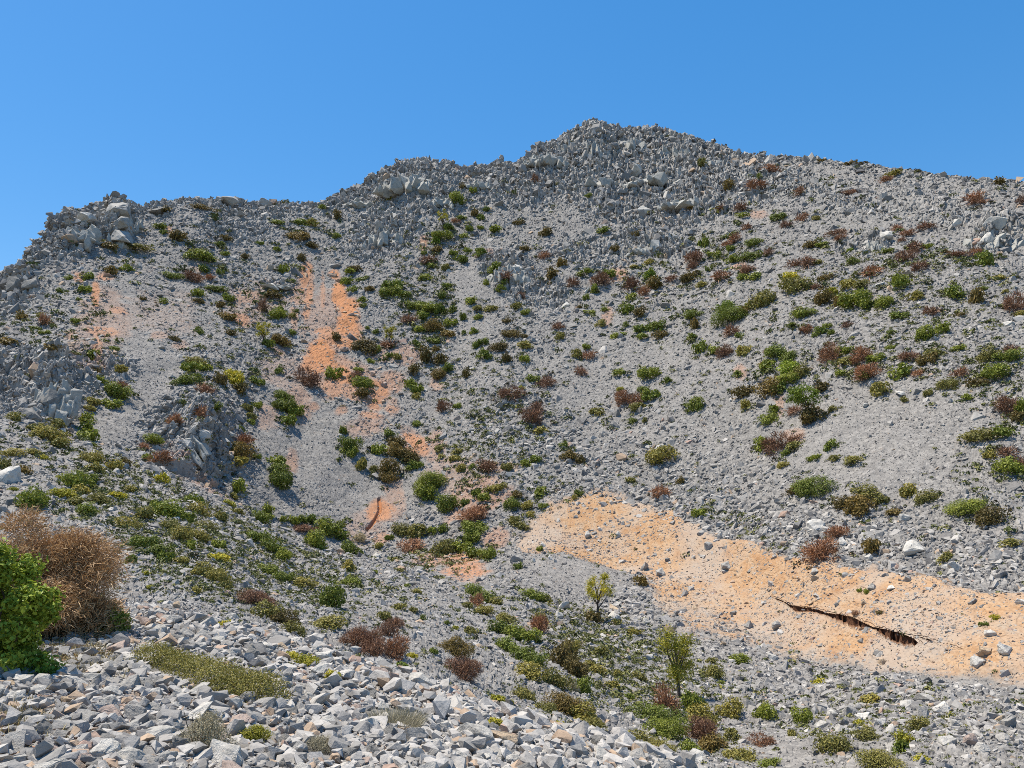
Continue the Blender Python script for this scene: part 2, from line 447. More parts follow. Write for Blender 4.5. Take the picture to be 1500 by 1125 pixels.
def ground_material():
    k = NT_('stony_ground')
    pos = k.n('ShaderNodeTexCoord').outputs['Object']
    cells = k.vor(2.6, pos, 'Color')
    sep = k.n('ShaderNodeSeparateColor')
    k.set(sep.inputs[0], cells)
    grey = k.ramp(sep.outputs[0], [(0, (0.101, 0.095, 0.089)), (.45, (0.176, 0.166, 0.153)), (.8, (0.245, 0.230, 0.210)), (1, (0.332, 0.310, 0.280))])
    small = k.vor(9., pos, 'Color')
    sep2 = k.n('ShaderNodeSeparateColor')
    k.set(sep2.inputs[0], small)
    grey2 = k.ramp(sep2.outputs[1], [(0, (0.115, 0.109, 0.102)), (.6, (0.209, 0.197, 0.182)), (1, (0.325, 0.303, 0.273))])
    grey = k.mix(.5, grey, grey2)
    big = k.noise(.09, 4, pos)
    grey = k.mix(k.ramp(big, [(.35, 0.), (.7, .35)]), grey, (.27, .25, .23))
    # jointed crag: vertical streaks, dark lichen and warm stains
    mp = k.n('ShaderNodeMapping')
    k.set(mp.inputs[0], pos)
    mp.inputs['Scale'].default_value = (1.2, 1.2, .35)
    st = k.noise(1.1, 6, mp.outputs[0])
    rock = k.ramp(st, [(.3, (0.185, 0.178, 0.173)), (.5, (0.335, 0.318, 0.293)), (.7, (0.461, 0.429, 0.376))])
    stain = k.ramp(k.noise(.35, 4, pos), [(.6, 0.), (.75, .45)])
    rock = k.mix(stain, rock, (.34, .25, .17))
    base = k.mix(k.attr('crag'), grey, rock)
    grainy = k.noise(5., 5, pos)
    soil = k.ramp(grainy, [(.3, (.40, .205, .095)), (.55, (.56, .315, .16)), (.75, (.62, .39, .23))])
    rm = k.n('ShaderNodeMapping')
    k.set(rm.inputs[0], pos)
    rm.inputs['Scale'].default_value = (1.6, .3, .3)
    pale = k.ramp(k.math('ADD', k.math('MULTIPLY', k.noise(.5, 5, pos), .5), k.math('MULTIPLY', k.noise(1., 5, rm.outputs[0]), .5)), [(.36, (0.310, 0.163, 0.074)), (.46, (0.388, 0.233, 0.122)), (.54, (0.407, 0.274, 0.165)), (.64, (0.349, 0.270, 0.196))])
    pale = k.mix(k.ramp(grainy, [(.35, .8), (.55, 0.)]), pale, (0.271, 0.153, 0.077))
    deep = k.ramp(grainy, [(.3, (.31, .13, .055)), (.6, (.46, .21, .095)), (.8, (.48, .27, .15))])
    o = k.attr('orange')
    peb = k.vor(5., pos, 'Distance')
    om = k.math('MULTIPLY', o, 1.3)
    om = k.math('SUBTRACT', om, k.math('MULTIPLY', k.noise(2.2, 4, pos), .35))
    om = k.n('ShaderNodeClamp', Value=om).outputs[0]
    base = k.mix(om, base, deep)
    bm = k.attr('bank')
    pb = k.math('SUBTRACT', k.math('MULTIPLY', bm, 1.25), k.math('MULTIPLY', k.ramp(k.noise(1.3, 5, pos), [(.52, 0.), (.72, 1.)]), .55))
    pale = k.mix(k.ramp(k.noise(.16, 5, pos), [(.44, 0.), (.62, .75)]), pale, (.345, .285, .23))
    base = k.mix(k.n('ShaderNodeClamp', Value=pb).outputs[0], base, pale)
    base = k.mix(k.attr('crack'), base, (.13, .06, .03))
    base = k.mix(k.math('MULTIPLY', k.attr('scar'), .8), base, (.36, .14, .05))
    k.set(k.b.inputs['Base Color'], base)
    k.b.inputs['Roughness'].default_value = .95
    h = k.math('ADD', k.math('MULTIPLY', k.noise(14., 6, pos), .5), k.math('MULTIPLY', k.vor(7., pos, 'Distance'), .6))
    k.bump(h, .6, .06)
    return k.m


def rock_material(name, tints, warm=.06):
    """limestone; tone and hue come from a per-stone number"""
    k = NT_(name)
    pos = k.n('ShaderNodeTexCoord').outputs['Object']
    t = k.attr('tone')
    col = k.ramp(t, tints)
    vein = k.noise(6., 7, pos, .65)
    col = k.mix(1., col, k.ramp(vein, [(.28, .62), (.5, 1.), (.75, 1.2)]), 'MULTIPLY')
    spots = k.ramp(k.noise(17., 3, pos), [(.62, 0.), (.72, .45)])
    col = k.mix(spots, col, (.17, .165, .165))
    k.set(k.b.inputs['Base Color'], col)
    k.b.inputs['Roughness'].default_value = .9
    k.bump(k.math('ADD', vein, k.math('MULTIPLY', k.noise(30., 4, pos), .35)), .55, .035)
    return k.m


TINTS = [(0., (0.099, 0.094, 0.092)), (.2, (0.177, 0.167, 0.157)), (.45, (0.247, 0.234, 0.216)), (.7, (0.322, 0.301, 0.275)), (.9, (0.412, 0.386, 0.351)), (.93, (0.362, 0.262, 0.183)), (.97, (0.387, 0.286, 0.199)), (1., (0.346, 0.238, 0.191))]
M_ground = ground_material()
M_rock = rock_material('limestone', TINTS)


def single_rock_material():
    k = NT_('weathered_limestone')
    pos = k.n('ShaderNodeTexCoord').outputs['Object']
    info = k.n('ShaderNodeObjectInfo')
    off = k.n('ShaderNodeVectorMath', operation='ADD')
    k.set(off.inputs[0], pos)
    cmb = k.n('ShaderNodeCombineXYZ')
    k.set(cmb.inputs[0], k.math('MULTIPLY', info.outputs['Random'], 91.))
    k.set(cmb.inputs[1], k.math('MULTIPLY', info.outputs['Random'], 37.))
    k.set(off.inputs[1], cmb.outputs[0])
    p = off.outputs[0]
    col = k.n('ShaderNodeObjectInfo').outputs['Color']
    v1 = k.noise(1.6, 7, p, .65)
    c = k.mix(1., col, k.ramp(v1, [(.3, .66), (.5, 1.), (.72, 1.22)]), 'MULTIPLY')
    c = k.mix(k.ramp(k.noise(3.2, 5, p), [(.58, 0.), (.7, .5)]), c, (.36, .30, .24))
    c = k.mix(k.ramp(k.noise(8., 3, p), [(.62, 0.), (.7, .5)]), c, (.15, .148, .15))
    k.set(k.b.inputs['Base Color'], c)
    k.b.inputs['Roughness'].default_value = .88
    k.bump(k.math('ADD', k.noise(2.5, 8, p, .7), k.math('MULTIPLY', k.noise(12., 5, p), .3)), .6, .12)
    return k.m


M_single = single_rock_material()


def leaf_material(name, lo, mid, hi, transl=.25, rough=.55):
    k = NT_(name)
    t = k.attr('tone')
    col = k.ramp(t, [(0., lo), (.5, mid), (1., hi)])
    rnd = k.n('ShaderNodeObjectInfo').outputs['Random']
    col = k.mix(1., col, k.ramp(rnd, [(0., (.9, .85, .8)), (.35, (1.05, 1.0, .95)), (.7, (1.35, 1.2, 1.)), (1., (1.6, 1.38, 1.1))]), 'MULTIPLY')
    k.set(k.b.inputs['Base Color'], col)
    k.b.inputs['Roughness'].default_value = rough
    if transl:
        tr = k.n('ShaderNodeBsdfTranslucent')
        k.set(tr.inputs[0], col)
        mx = k.n('ShaderNodeMixShader')
        mx.inputs[0].default_value = transl
        k.t.links.new(k.b.outputs[0], mx.inputs[1])
        k.t.links.new(tr.outputs[0], mx.inputs[2])
        k.t.links.new(mx.outputs[0], k.out.inputs['Surface'])
    return k.m


LM = {
    'g': leaf_material('dark_green_leaves', (0.070, 0.094, 0.016), (0.142, 0.185, 0.030), (0.258, 0.305, 0.057)),
    'b': leaf_material('bright_green_leaves', (0.090, 0.133, 0.014), (0.169, 0.242, 0.029), (0.278, 0.362, 0.055)),
    'o': leaf_material('olive_leaves', (0.109, 0.112, 0.030), (0.200, 0.197, 0.053), (0.328, 0.300, 0.090)),
    'y': leaf_material('yellow_green_leaves', (0.154, 0.178, 0.018), (0.293, 0.297, 0.032), (0.493, 0.446, 0.057)),
    'r': leaf_material('dry_brown_twigs', (0.092, 0.052, 0.032), (0.200, 0.111, 0.068), (0.339, 0.200, 0.129), .1),
    'd': leaf_material('dark_brown_green_leaves', (0.073, 0.062, 0.021), (0.137, 0.112, 0.036), (0.218, 0.163, 0.060)),
    's': leaf_material('silver_grey_leaves', (0.200, 0.186, 0.122), (0.323, 0.305, 0.215), (0.462, 0.431, 0.315), .15),
    'n': leaf_material('straw_brown_twigs', (0.130, 0.078, 0.039), (0.377, 0.240, 0.124), (0.620, 0.442, 0.247), .15),
}


def bark_material():
    k = NT_('grey_brown_bark')
    pos = k.n('ShaderNodeTexCoord').outputs['Object']
    k.set(k.b.inputs['Base Color'], k.ramp(k.noise(9., 6, pos), [(.3, (.05, .038, .028)), (.7, (.16, .125, .10))]))
    k.b.inputs['Roughness'].default_value = .9
    k.bump(k.noise(25., 5, pos), .7, .02)
    return k.m


M_bark = bark_material()

# ------------------------------------------------------------------ the ground sheet
PU, PV = project(P)
idx = np.arange(nr * nc).reshape(nr, nc)
quads = np.stack([idx[:-1, :-1], idx[:-1, 1:], idx[1:, 1:], idx[1:, :-1]], -1).reshape(-1, 4)
open_ground = np.zeros_like(V, bool)
for tab in CRK:
    tu, tv, tw = np.array(tab, float).T
    vc_, hw = np.interp(PU, tu, tv), np.interp(PU, tu, tw, left=0, right=0) * .5
    open_ground |= (np.abs(PV - vc_) < hw * 1.55 + .2) & (T2 > 6)
og = open_ground[:-1, :-1] & open_ground[1:, :-1] & open_ground[:-1, 1:] & open_ground[1:, 1:]
go = new_mesh_obj('mountain_terrain', P.reshape(-1, 3), quads[~og.ravel()], [M_ground], {'crag': crag, 'orange': orange, 'bank': bank, 'crack': crack, 'scar': scar})
go['kind'] = 'structure'

PU, PV = project(P)
PN = grid_normals(P)


def ground_at(u, v):
    """first ground point met along the sight line (u, v)"""
    c = int(np.clip(np.searchsorted(us, u), 1, nc - 1))
    if abs(us[c - 1] - u) < abs(us[c] - u):
        c -= 1
    col = PV[:, c]
    hit = np.where(col[20:] <= v)[0]
    if not len(hit):
        r = nr - 30
    else:
        r = hit[0] + 20
    a, b = col[r - 1], col[r]
    t = 0 if a == b else float(np.clip((a - v) / (a - b), 0, 1))
    p = P[r - 1, c] * (1 - t) + P[r, c] * t
    return p, PN[r, c], (r, c)


# ------------------------------------------------------------------ stones
def hull(n, sx, sy, sz, seed, bev=0., cuts=0):
    rr = random.Random(seed)
    bm = bmesh.new()
    for _ in range(n):
        v = Vector((rr.gauss(0, 1), rr.gauss(0, 1), rr.gauss(0, 1))).normalized()
        m = max(abs(v.x), abs(v.y), abs(v.z))
        v = v.lerp(v / m, rr.uniform(.3, .9)) * rr.uniform(.8, 1.02)
        bm.verts.new((v.x * sx, v.y * sy, v.z * sz))
    r = bmesh.ops.convex_hull(bm, input=bm.verts)
    bmesh.ops.delete(bm, geom=list({g for g in r['geom_interior'] + r['geom_unused'] if isinstance(g, bmesh.types.BMVert)}), context='VERTS')
    bmesh.ops.dissolve_limit(bm, angle_limit=.16, verts=bm.verts, edges=bm.edges)
    if bev:
        bmesh.ops.bevel(bm, geom=list(bm.edges), offset=bev, segments=1, affect='EDGES', clamp_overlap=True)
    bmesh.ops.triangulate(bm, faces=bm.faces)
    if cuts:
        bmesh.ops.subdivide_edges(bm, edges=bm.edges, cuts=cuts, use_grid_fill=True)
        bmesh.ops.triangulate(bm, faces=bm.faces)
        o = Vector((rr.uniform(0, 50), rr.uniform(0, 50), rr.uniform(0, 50)))
        for v in bm.verts:
            q = v.co * 1.7 + o
            d = mnoise.fractal(q, 1., 2., 4) * .075
            c = mnoise.cell(q * 1.4) * .05
            v.co += v.co.normalized() * (d + c)
    bm.normal_update()
    bm.verts.index_update()
    vs = np.array([v.co for v in bm.verts])
    fs = np.array([[v.index for v in f.verts] for f in bm.faces])
    bm.free()
    return vs, fs


ROCK_LO = [hull(9, 1, random.uniform(.6, .95), random.uniform(.38, .75), 100 + i) for i in range(14)]
ROCK_MD = [hull(15, 1, random.uniform(.6, .95), random.uniform(.36, .75), 200 + i) for i in range(14)]
FIN_LO = [hull(10, random.uniform(.6, .95), random.uniform(.65, .95), 1.12, 300 + i) for i in range(10)]


def rot_mats(n, normals, tilt):
    """random turn about the ground normal, then a random tilt"""
    z = normals + rng.normal(0, tilt, (n, 3))
    z /= np.linalg.norm(z, axis=1, keepdims=True)
    a = rng.normal(0, 1, (n, 3))
    x = np.cross(a, z)
    x /= np.linalg.norm(x, axis=1, keepdims=True) + 1e-9
    y = np.cross(z, x)
    return np.stack([x, y, z], -1)


def join_scatter(name, prot, pos, R, size, tone, kind='stuff', mat=None):
    which = rng.integers(0, len(prot), len(pos))
    vv, ff, tt, off = [], [], [], 0
    for k, (pv, pf) in enumerate(prot):
        s = np.where(which == k)[0]
        if not len(s):
            continue
        q = np.einsum('nij,mj->nmi', R[s], pv) * size[s][:, None, None] + pos[s][:, None, :]
        vv.append(q.reshape(-1, 3))
        ff.append((pf[None] + (np.arange(len(s)) * len(pv))[:, None, None] + off).reshape(-1, 3))
        tt.append(np.repeat(tone[s], len(pv)))
        off += len(s) * len(pv)
    return np.concatenate(vv), np.concatenate(ff), np.concatenate(tt)


# cell weights: apparent area the ground would have if it faced the viewer
dA = np.linalg.norm(np.cross(P[1:, :-1] - P[:-1, :-1], P[:-1, 1:] - P[:-1, :-1]), axis=-1)
dist = np.linalg.norm(P[:-1, :-1], axis=-1)
PXA = dA / dist ** 2 * FPX ** 2
PXA[:21] = 0
PXA *= (T2[:-1, :-1] < 12.25)
PXA *= ((Uc[:-1, :-1] > -330) & (Uc[:-1, :-1] < 1830))
out_fr = (Uc[:-1, :-1] < -20) | (Uc[:-1, :-1] > 1520)
PXA *= np.where(out_fr, .5, 1)
cz = lambda a: a[:-1, :-1].ravel()
F = dict(crag=cz(crag), fine=cz(fine), bank=cz(bank), orange=cz(orange), coarse=cz(coarse), tuft=cz(tuft), crack=og.ravel().astype(float), t=cz(T2), u=cz(Uc), v=cz(Vc), d=dist.ravel())
W0 = PXA.ravel()
FG = F['t'] < 2.7


def pick(weight, n):
    c = np.cumsum(weight)
    i = np.searchsorted(c, rng.random(n) * c[-1])
    r, k = np.divmod(i, nc - 1)
    a, b = rng.random(n), rng.random(n)
    p = P[r, k] * ((1 - a) * (1 - b))[:, None] + P[r + 1, k] * (a * (1 - b))[:, None] + P[r, k + 1] * ((1 - a) * b)[:, None] + P[r + 1, k + 1] * (a * b)[:, None]
    return i, p, PN[r, k]


def tones(n, warm, lift=0.):
    t = np.clip(rng.beta(1.5, 1.75, n) * .92 + lift, 0, .9)
    w = rng.random(n) < warm
    t[w] = rng.uniform(.93, 1., w.sum())
    return t


SV, SF, STn, soff = [], [], [], 0


def add_scree(prot, i, p, nrm, px, tilt, tone, sink=.25):
    global soff
    n = len(i)
    rusty = (rng.random(n) < np.clip(F['orange'][i] * .95, 0, .8)) & (F['t'][i] > 5.6)
    tone = np.where(rusty, rng.uniform(.94, 1., n), tone)
    size = px * F['d'][i] / FPX * .5
    R = rot_mats(n, nrm, tilt)
    v, f, t = join_scatter('', prot, p - nrm * (size * sink)[:, None] + nrm * (size * .12)[:, None], R, size, tone)
    SV.append(v); SF.append(f + soff); STn.append(t)
    soff += len(v)


farw = W0 * (F['t'] > 5.6) * (1 - .8 * F['bank']) * (1 - .6 * np.clip(F['orange'] * 1.3, 0, 1)) * (1 - .8 * np.clip(F['crack'] * 2, 0, 1))
# fine and medium stones of the mountain
i, p, nm = pick(farw * (1 - .35 * F['crag']) * (1 + .8 * F['fine']), 120000)
px = rng.lognormal(math.log(3.7), .47, len(i)) * (1 - .5 * F['fine'][i]) * (1 + .35 * F['coarse'][i]) * (1 - .25 * F['bank'][i])
add_scree(ROCK_LO, i, p, nm, np.clip(px, 1.7, 16), .55, np.where((tt_ := tones(len(i), .02)) < .92, np.clip(tt_ - np.interp(F['u'][i], [700, 1100], [0, .12]), 0, .9), tt_))  # stone colour darkened towards the right to offset the stronger sun on that slope
# coarse stones
i, p, nm = pick(farw * (F['coarse'] * 1.6 + .12 + .06 * F['crag']) * (1 - .9 * F['fine']), 9000)
px = rng.lognormal(math.log(8.5), .38, len(i))
add_scree(ROCK_MD, i, p, nm, np.clip(px, 5, 24), .5, tones(len(i), .03, .08))
# upright blocks of the crags
i, p, nm = pick(W0 * (F['t'] > 5.6) * F['crag'] ** 1.5, 10500)
px = rng.lognormal(math.log(5.0), .45, len(i))
up = nm * .5 + np.array([.16, 0, .9])
up /= np.linalg.norm(up, axis=1, keepdims=True)
add_scree(FIN_LO, i, p, up, np.clip(px, 3., 15), .4, tones(len(i), .03, .26), sink=.35)
# stones on the earth bank
i, p, nm = pick(W0 * F['bank'] * (1 - F['crack']) * (.25 + sm(np.interp(F['u'], [740, 1200, 1500], [.1, .3, .5]) + .6 * vnoise(P[:-1, :-1].reshape(-1, 3) * .3, 77), .1, .8)), 9000)
px = rng.lognormal(math.log(2.7), .5, len(i))
add_scree(ROCK_LO, i, p, nm, np.clip(px, 1.6, 13), .5, tones(len(i), .4, .12))
# the near slope
nsw = W0 * (F['t'] > 2.7) * (F['t'] <= 5.7)
i, p, nm = pick(nsw * (1 - .25 * F['orange']), 52000)
px = rng.lognormal(math.log(5.2), .42, len(i)) * (1 - .35 * F['fine'][i]) * (1 + .35 * F['coarse'][i])
add_scree(ROCK_LO, i, p, nm, np.clip(px, 2.5, 20), .5, tones(len(i), .03, .03))
i, p, nm = pick(nsw * (.25 + F['coarse']) * (1 - .9 * F['fine']), 5200)
px = rng.lognormal(math.log(11), .36, len(i))
add_scree(ROCK_MD, i, p, nm, np.clip(px, 7, 30), .45, tones(len(i), .04, .08))
# around the viewer
fgw = W0 * FG
for cu, cv, ru, rv_, an in [(379, 1080, 27, 18, 0), (293, 1082, 42, 30, 0), (300, 993, 100, 24, 19), (446, 968, 17, 11, 0), (575, 1052, 46, 14, 5), (725, 1060, 17, 9, 0), (460, 1105, 24, 14, 0), (160, 918, 22, 14, 0)]:
    fgw = fgw * (blob(F['u'], F['v'], cu, cv, ru, rv_, an) > 1)
i, p, nm = pick(fgw, 30000)
px = rng.lognormal(math.log(7), .45, len(i))
add_scree(ROCK_LO, i, p, nm, np.clip(px, 3, 18), .5, tones(len(i), .12, np.interp(F['u'][i], [100, 500, 800], [.2, .3, .38])))
i, p, nm = pick(fgw * (1 - .55 * np.clip(F['orange'] * 1.4, 0, 1)), 10500)
px = rng.lognormal(math.log(14), .42, len(i)) * np.interp(F['v'][i], [880, 960, 1100], [.55, .8, 1.15])
p = p + nm * (rng.uniform(0, .28, len(i)) * px * F['d'][i] / FPX)[:, None]
add_scree(ROCK_MD, i, p, nm, np.clip(px, 8, 36), .42, tones(len(i), .10, np.interp(F['u'][i], [100, 500, 800], [.2, .32, .42])), sink=.1)
so = new_mesh_obj('scree', np.concatenate(SV), np.concatenate(SF), [M_rock], {'tone': np.concatenate(STn)})
so['kind'] = 'stuff'

# ------------------------------------------------------------------ plants
def unit(a):
    return a / (np.linalg.norm(a, axis=-1, keepdims=True) + 1e-9)


def leaf_quads(c, nrm, s, asp, r):
    """diamond leaves at c facing nrm"""
    n = len(c)
    t = unit(np.cross(nrm, r.normal(0, 1, (n, 3))))
    b = np.cross(nrm, t)
    s = s[:, None]
    fold = nrm * s * .12
    v = np.stack([c - t * s * .5, c - b * s * .5 * asp + fold, c + t * s * .5, c + b * s * .5 * asp + fold], 1).reshape(-1, 3)
    return v, np.arange(4 * n).reshape(n, 4)


def twig_quads(c, d, ln, wd, r):
    n = len(c)
    t = unit(d)
    b = unit(np.cross(t, r.normal(0, 1, (n, 3))))
    ln, wd = ln[:, None], wd[:, None]
    droop = np.array([0, 0, -1.]) * ln * .12
    m = c + t * ln * .5
    v = np.stack([c - b * wd, c + b * wd, m + b * wd * .8, m - b * wd * .8, c + t * ln + droop + b * wd * .15, c + t * ln + droop - b * wd * .15], 1).reshape(-1, 3)
    k = np.arange(n)[:, None] * 6
    return v, np.concatenate([k + [0, 1, 2, 3], k + [3, 2, 4, 5]])


def shrub_shape(kind, n, seed):
    """a lumpy crown of separate leaves (or dry twigs) filling about x, y in [-1, 1], z in [-.35, 1]"""
    r = np.random.default_rng(seed)
    K = int(r.integers(9, 15))
    ang = r.uniform(0, 6.283, K)
    rad = np.sqrt(r.uniform(0, 1, K)) * .66
    cz_ = r.uniform(-.05, .62, K) * (1 - .6 * rad)
    C = np.stack([np.cos(ang) * rad, np.sin(ang) * rad, cz_], -1)
    Rl = r.uniform(.24, .42, K) * (1.08 - .35 * rad)
    C = np.vstack([C, [[0, 0, .1]]])
    Rl = np.append(Rl, .55)
    w = Rl ** 2
    w[-1] *= .5
    k = r.choice(K + 1, n, p=w / w.sum())
    d = unit(r.normal(0, 1, (n, 3)) + [0, 0, .25])
    sp = 1 + .16 * r.normal(0, 1, n)
    c = C[k] + d * (Rl[k] * np.clip(sp, .45, 1.4))[:, None] * np.array([1, 1, .95])
    c[:, 2] = np.maximum(c[:, 2], -.36 + .1 * r.random(n))
    s = math.sqrt(26 / n) * r.uniform(.65, 1.35, n)
    ltone = r.uniform(-.16, .16, K + 1)
    if kind in 'rn':
        h = n // 2
        v1, f1 = leaf_quads(c[:h], unit(d[:h] + r.normal(0, .6, (h, 3))), s[:h] * .75, .45, r)
        m = n - h
        v2, f2 = twig_quads(c[h:] - d[h:] * .08, d[h:] + r.normal(0, .45, (m, 3)) + [0, 0, .3], s[h:] * 1.9, s[h:] * .13, r)
        v = np.concatenate([v1, v2])
        f = np.concatenate([f1, f2 + len(v1)])
        tone = np.concatenate([np.repeat(.5 + ltone[k[:h]] + r.normal(0, .18, h), 4), np.repeat(.55 + ltone[k[h:]] + r.normal(0, .2, m), 6)])
    else:
        v, f = leaf_quads(c, unit(d + r.normal(0, .55, (n, 3)) + [0, 0, .2]), s, .6 if kind != 's' else .3, r)
        tone = np.repeat(.5 + ltone[k] + r.normal(0, .17, n), 4)
    return v, f, np.clip(tone, 0, 1)


def tube(path, rad, sides=5):
    path = np.asarray(path, float)
    n = len(path)
    tan = unit(np.gradient(path, axis=0))
    a = unit(np.cross(tan, [.3, .9, .2]))
    b = np.cross(tan, a)
    th = np.linspace(0, 6.2832, sides, endpoint=False)
    v = path[:, None] + (a[:, None] * np.cos(th)[None, :, None] + b[:, None] * np.sin(th)[None, :, None]) * np.asarray(rad)[:, None, None]
    i = np.arange(n * sides).reshape(n, sides)
    j = np.roll(i, -1, 1)
    f = np.stack([i[:-1], j[:-1], j[1:], i[1:]], -1).reshape(-1, 4)
    return v.reshape(-1, 3), f


def join(parts):
    vv, ff, o = [], [], 0
    for v, f in parts:
        vv.append(v)
        ff.append(f + o)
        o += len(v)
    return np.concatenate(vv), np.concatenate(ff)


def branch_set(n, seed, reach=.75, rad=.03):
    r = np.random.default_rng(seed)
    out = []
    for q in range(n):
        a = r.uniform(0, 6.283)
        e = np.array([math.cos(a), math.sin(a), 0]) * r.uniform(.25, reach) + [0, 0, r.uniform(.35, .8)]
        t = np.linspace(0, 1, 7)[:, None]
        p = np.array([[0, 0, -.3]]) * (1 - t) + e * t + r.normal(0, .025, (7, 3)) * t
        p[:, 2] += (t[:, 0] * (1 - t[:, 0])) * -.15
        out.append(tube(p, np.linspace(rad, rad * .25, 7)))
    return join(out)


CACHE = {}
LODN = {0: 420, 1: 1500, 2: 6000}


def plant_data(kind, lod, var):
    key = (kind, lod, var)
    if key not in CACHE:
        n = LODN[lod]
        v, f, t = shrub_shape(kind, n, hash_seed(kind, lod, var))
        ob = new_mesh_obj('foliage', v, f, [LM[kind]], {'tone': t})
        me = ob.data
        bpy.data.objects.remove(ob)
        br = None
        if lod:
            v, f = branch_set(7, 5000 + var)
            ob = new_mesh_obj('branch', v, f, [M_bark], smooth=True)
            br = ob.data
            bpy.data.objects.remove(ob)
        CACHE[key] = (me, br)
    return CACHE[key]


def hash_seed(kind, lod, var):
    return ord(kind[0]) * 131 + lod * 17 + var * 7919


NAME = {'g': 'green_shrub', 'b': 'leafy_shrub', 'o': 'olive_shrub', 'y': 'yellow_green_shrub', 'r': 'dry_shrub', 'd': 'brownish_shrub', 's': 'silver_shrub', 'n': 'dry_shrub'}
COLOUR = {'g': 'dark green', 'b': 'bright green', 'o': 'olive green', 'y': 'yellow-green', 'r': 'dry reddish-brown', 'd': 'brownish dark green', 's': 'silver-grey', 'n': 'straw-brown'}
GROUP = {'g': 'green shrubs on the slopes', 'b': 'bright leafy shrubs on the slopes', 'o': 'olive shrubs on the slopes', 'y': 'yellow-green cushions on the slopes', 'r': 'dry brown shrubs on the slopes',
         'd': 'brownish shrubs on the slopes', 's': 'silver cushions among the stones', 'n': 'dry brown shrubs on the slopes'}
LAB = []                                     # (object, describing words, u, v)


def make_empty(name, loc):
    o = bpy.data.objects.new(name, None)
    o.empty_display_size = .2
    o.location = loc
    COL.objects.link(o)
    return o


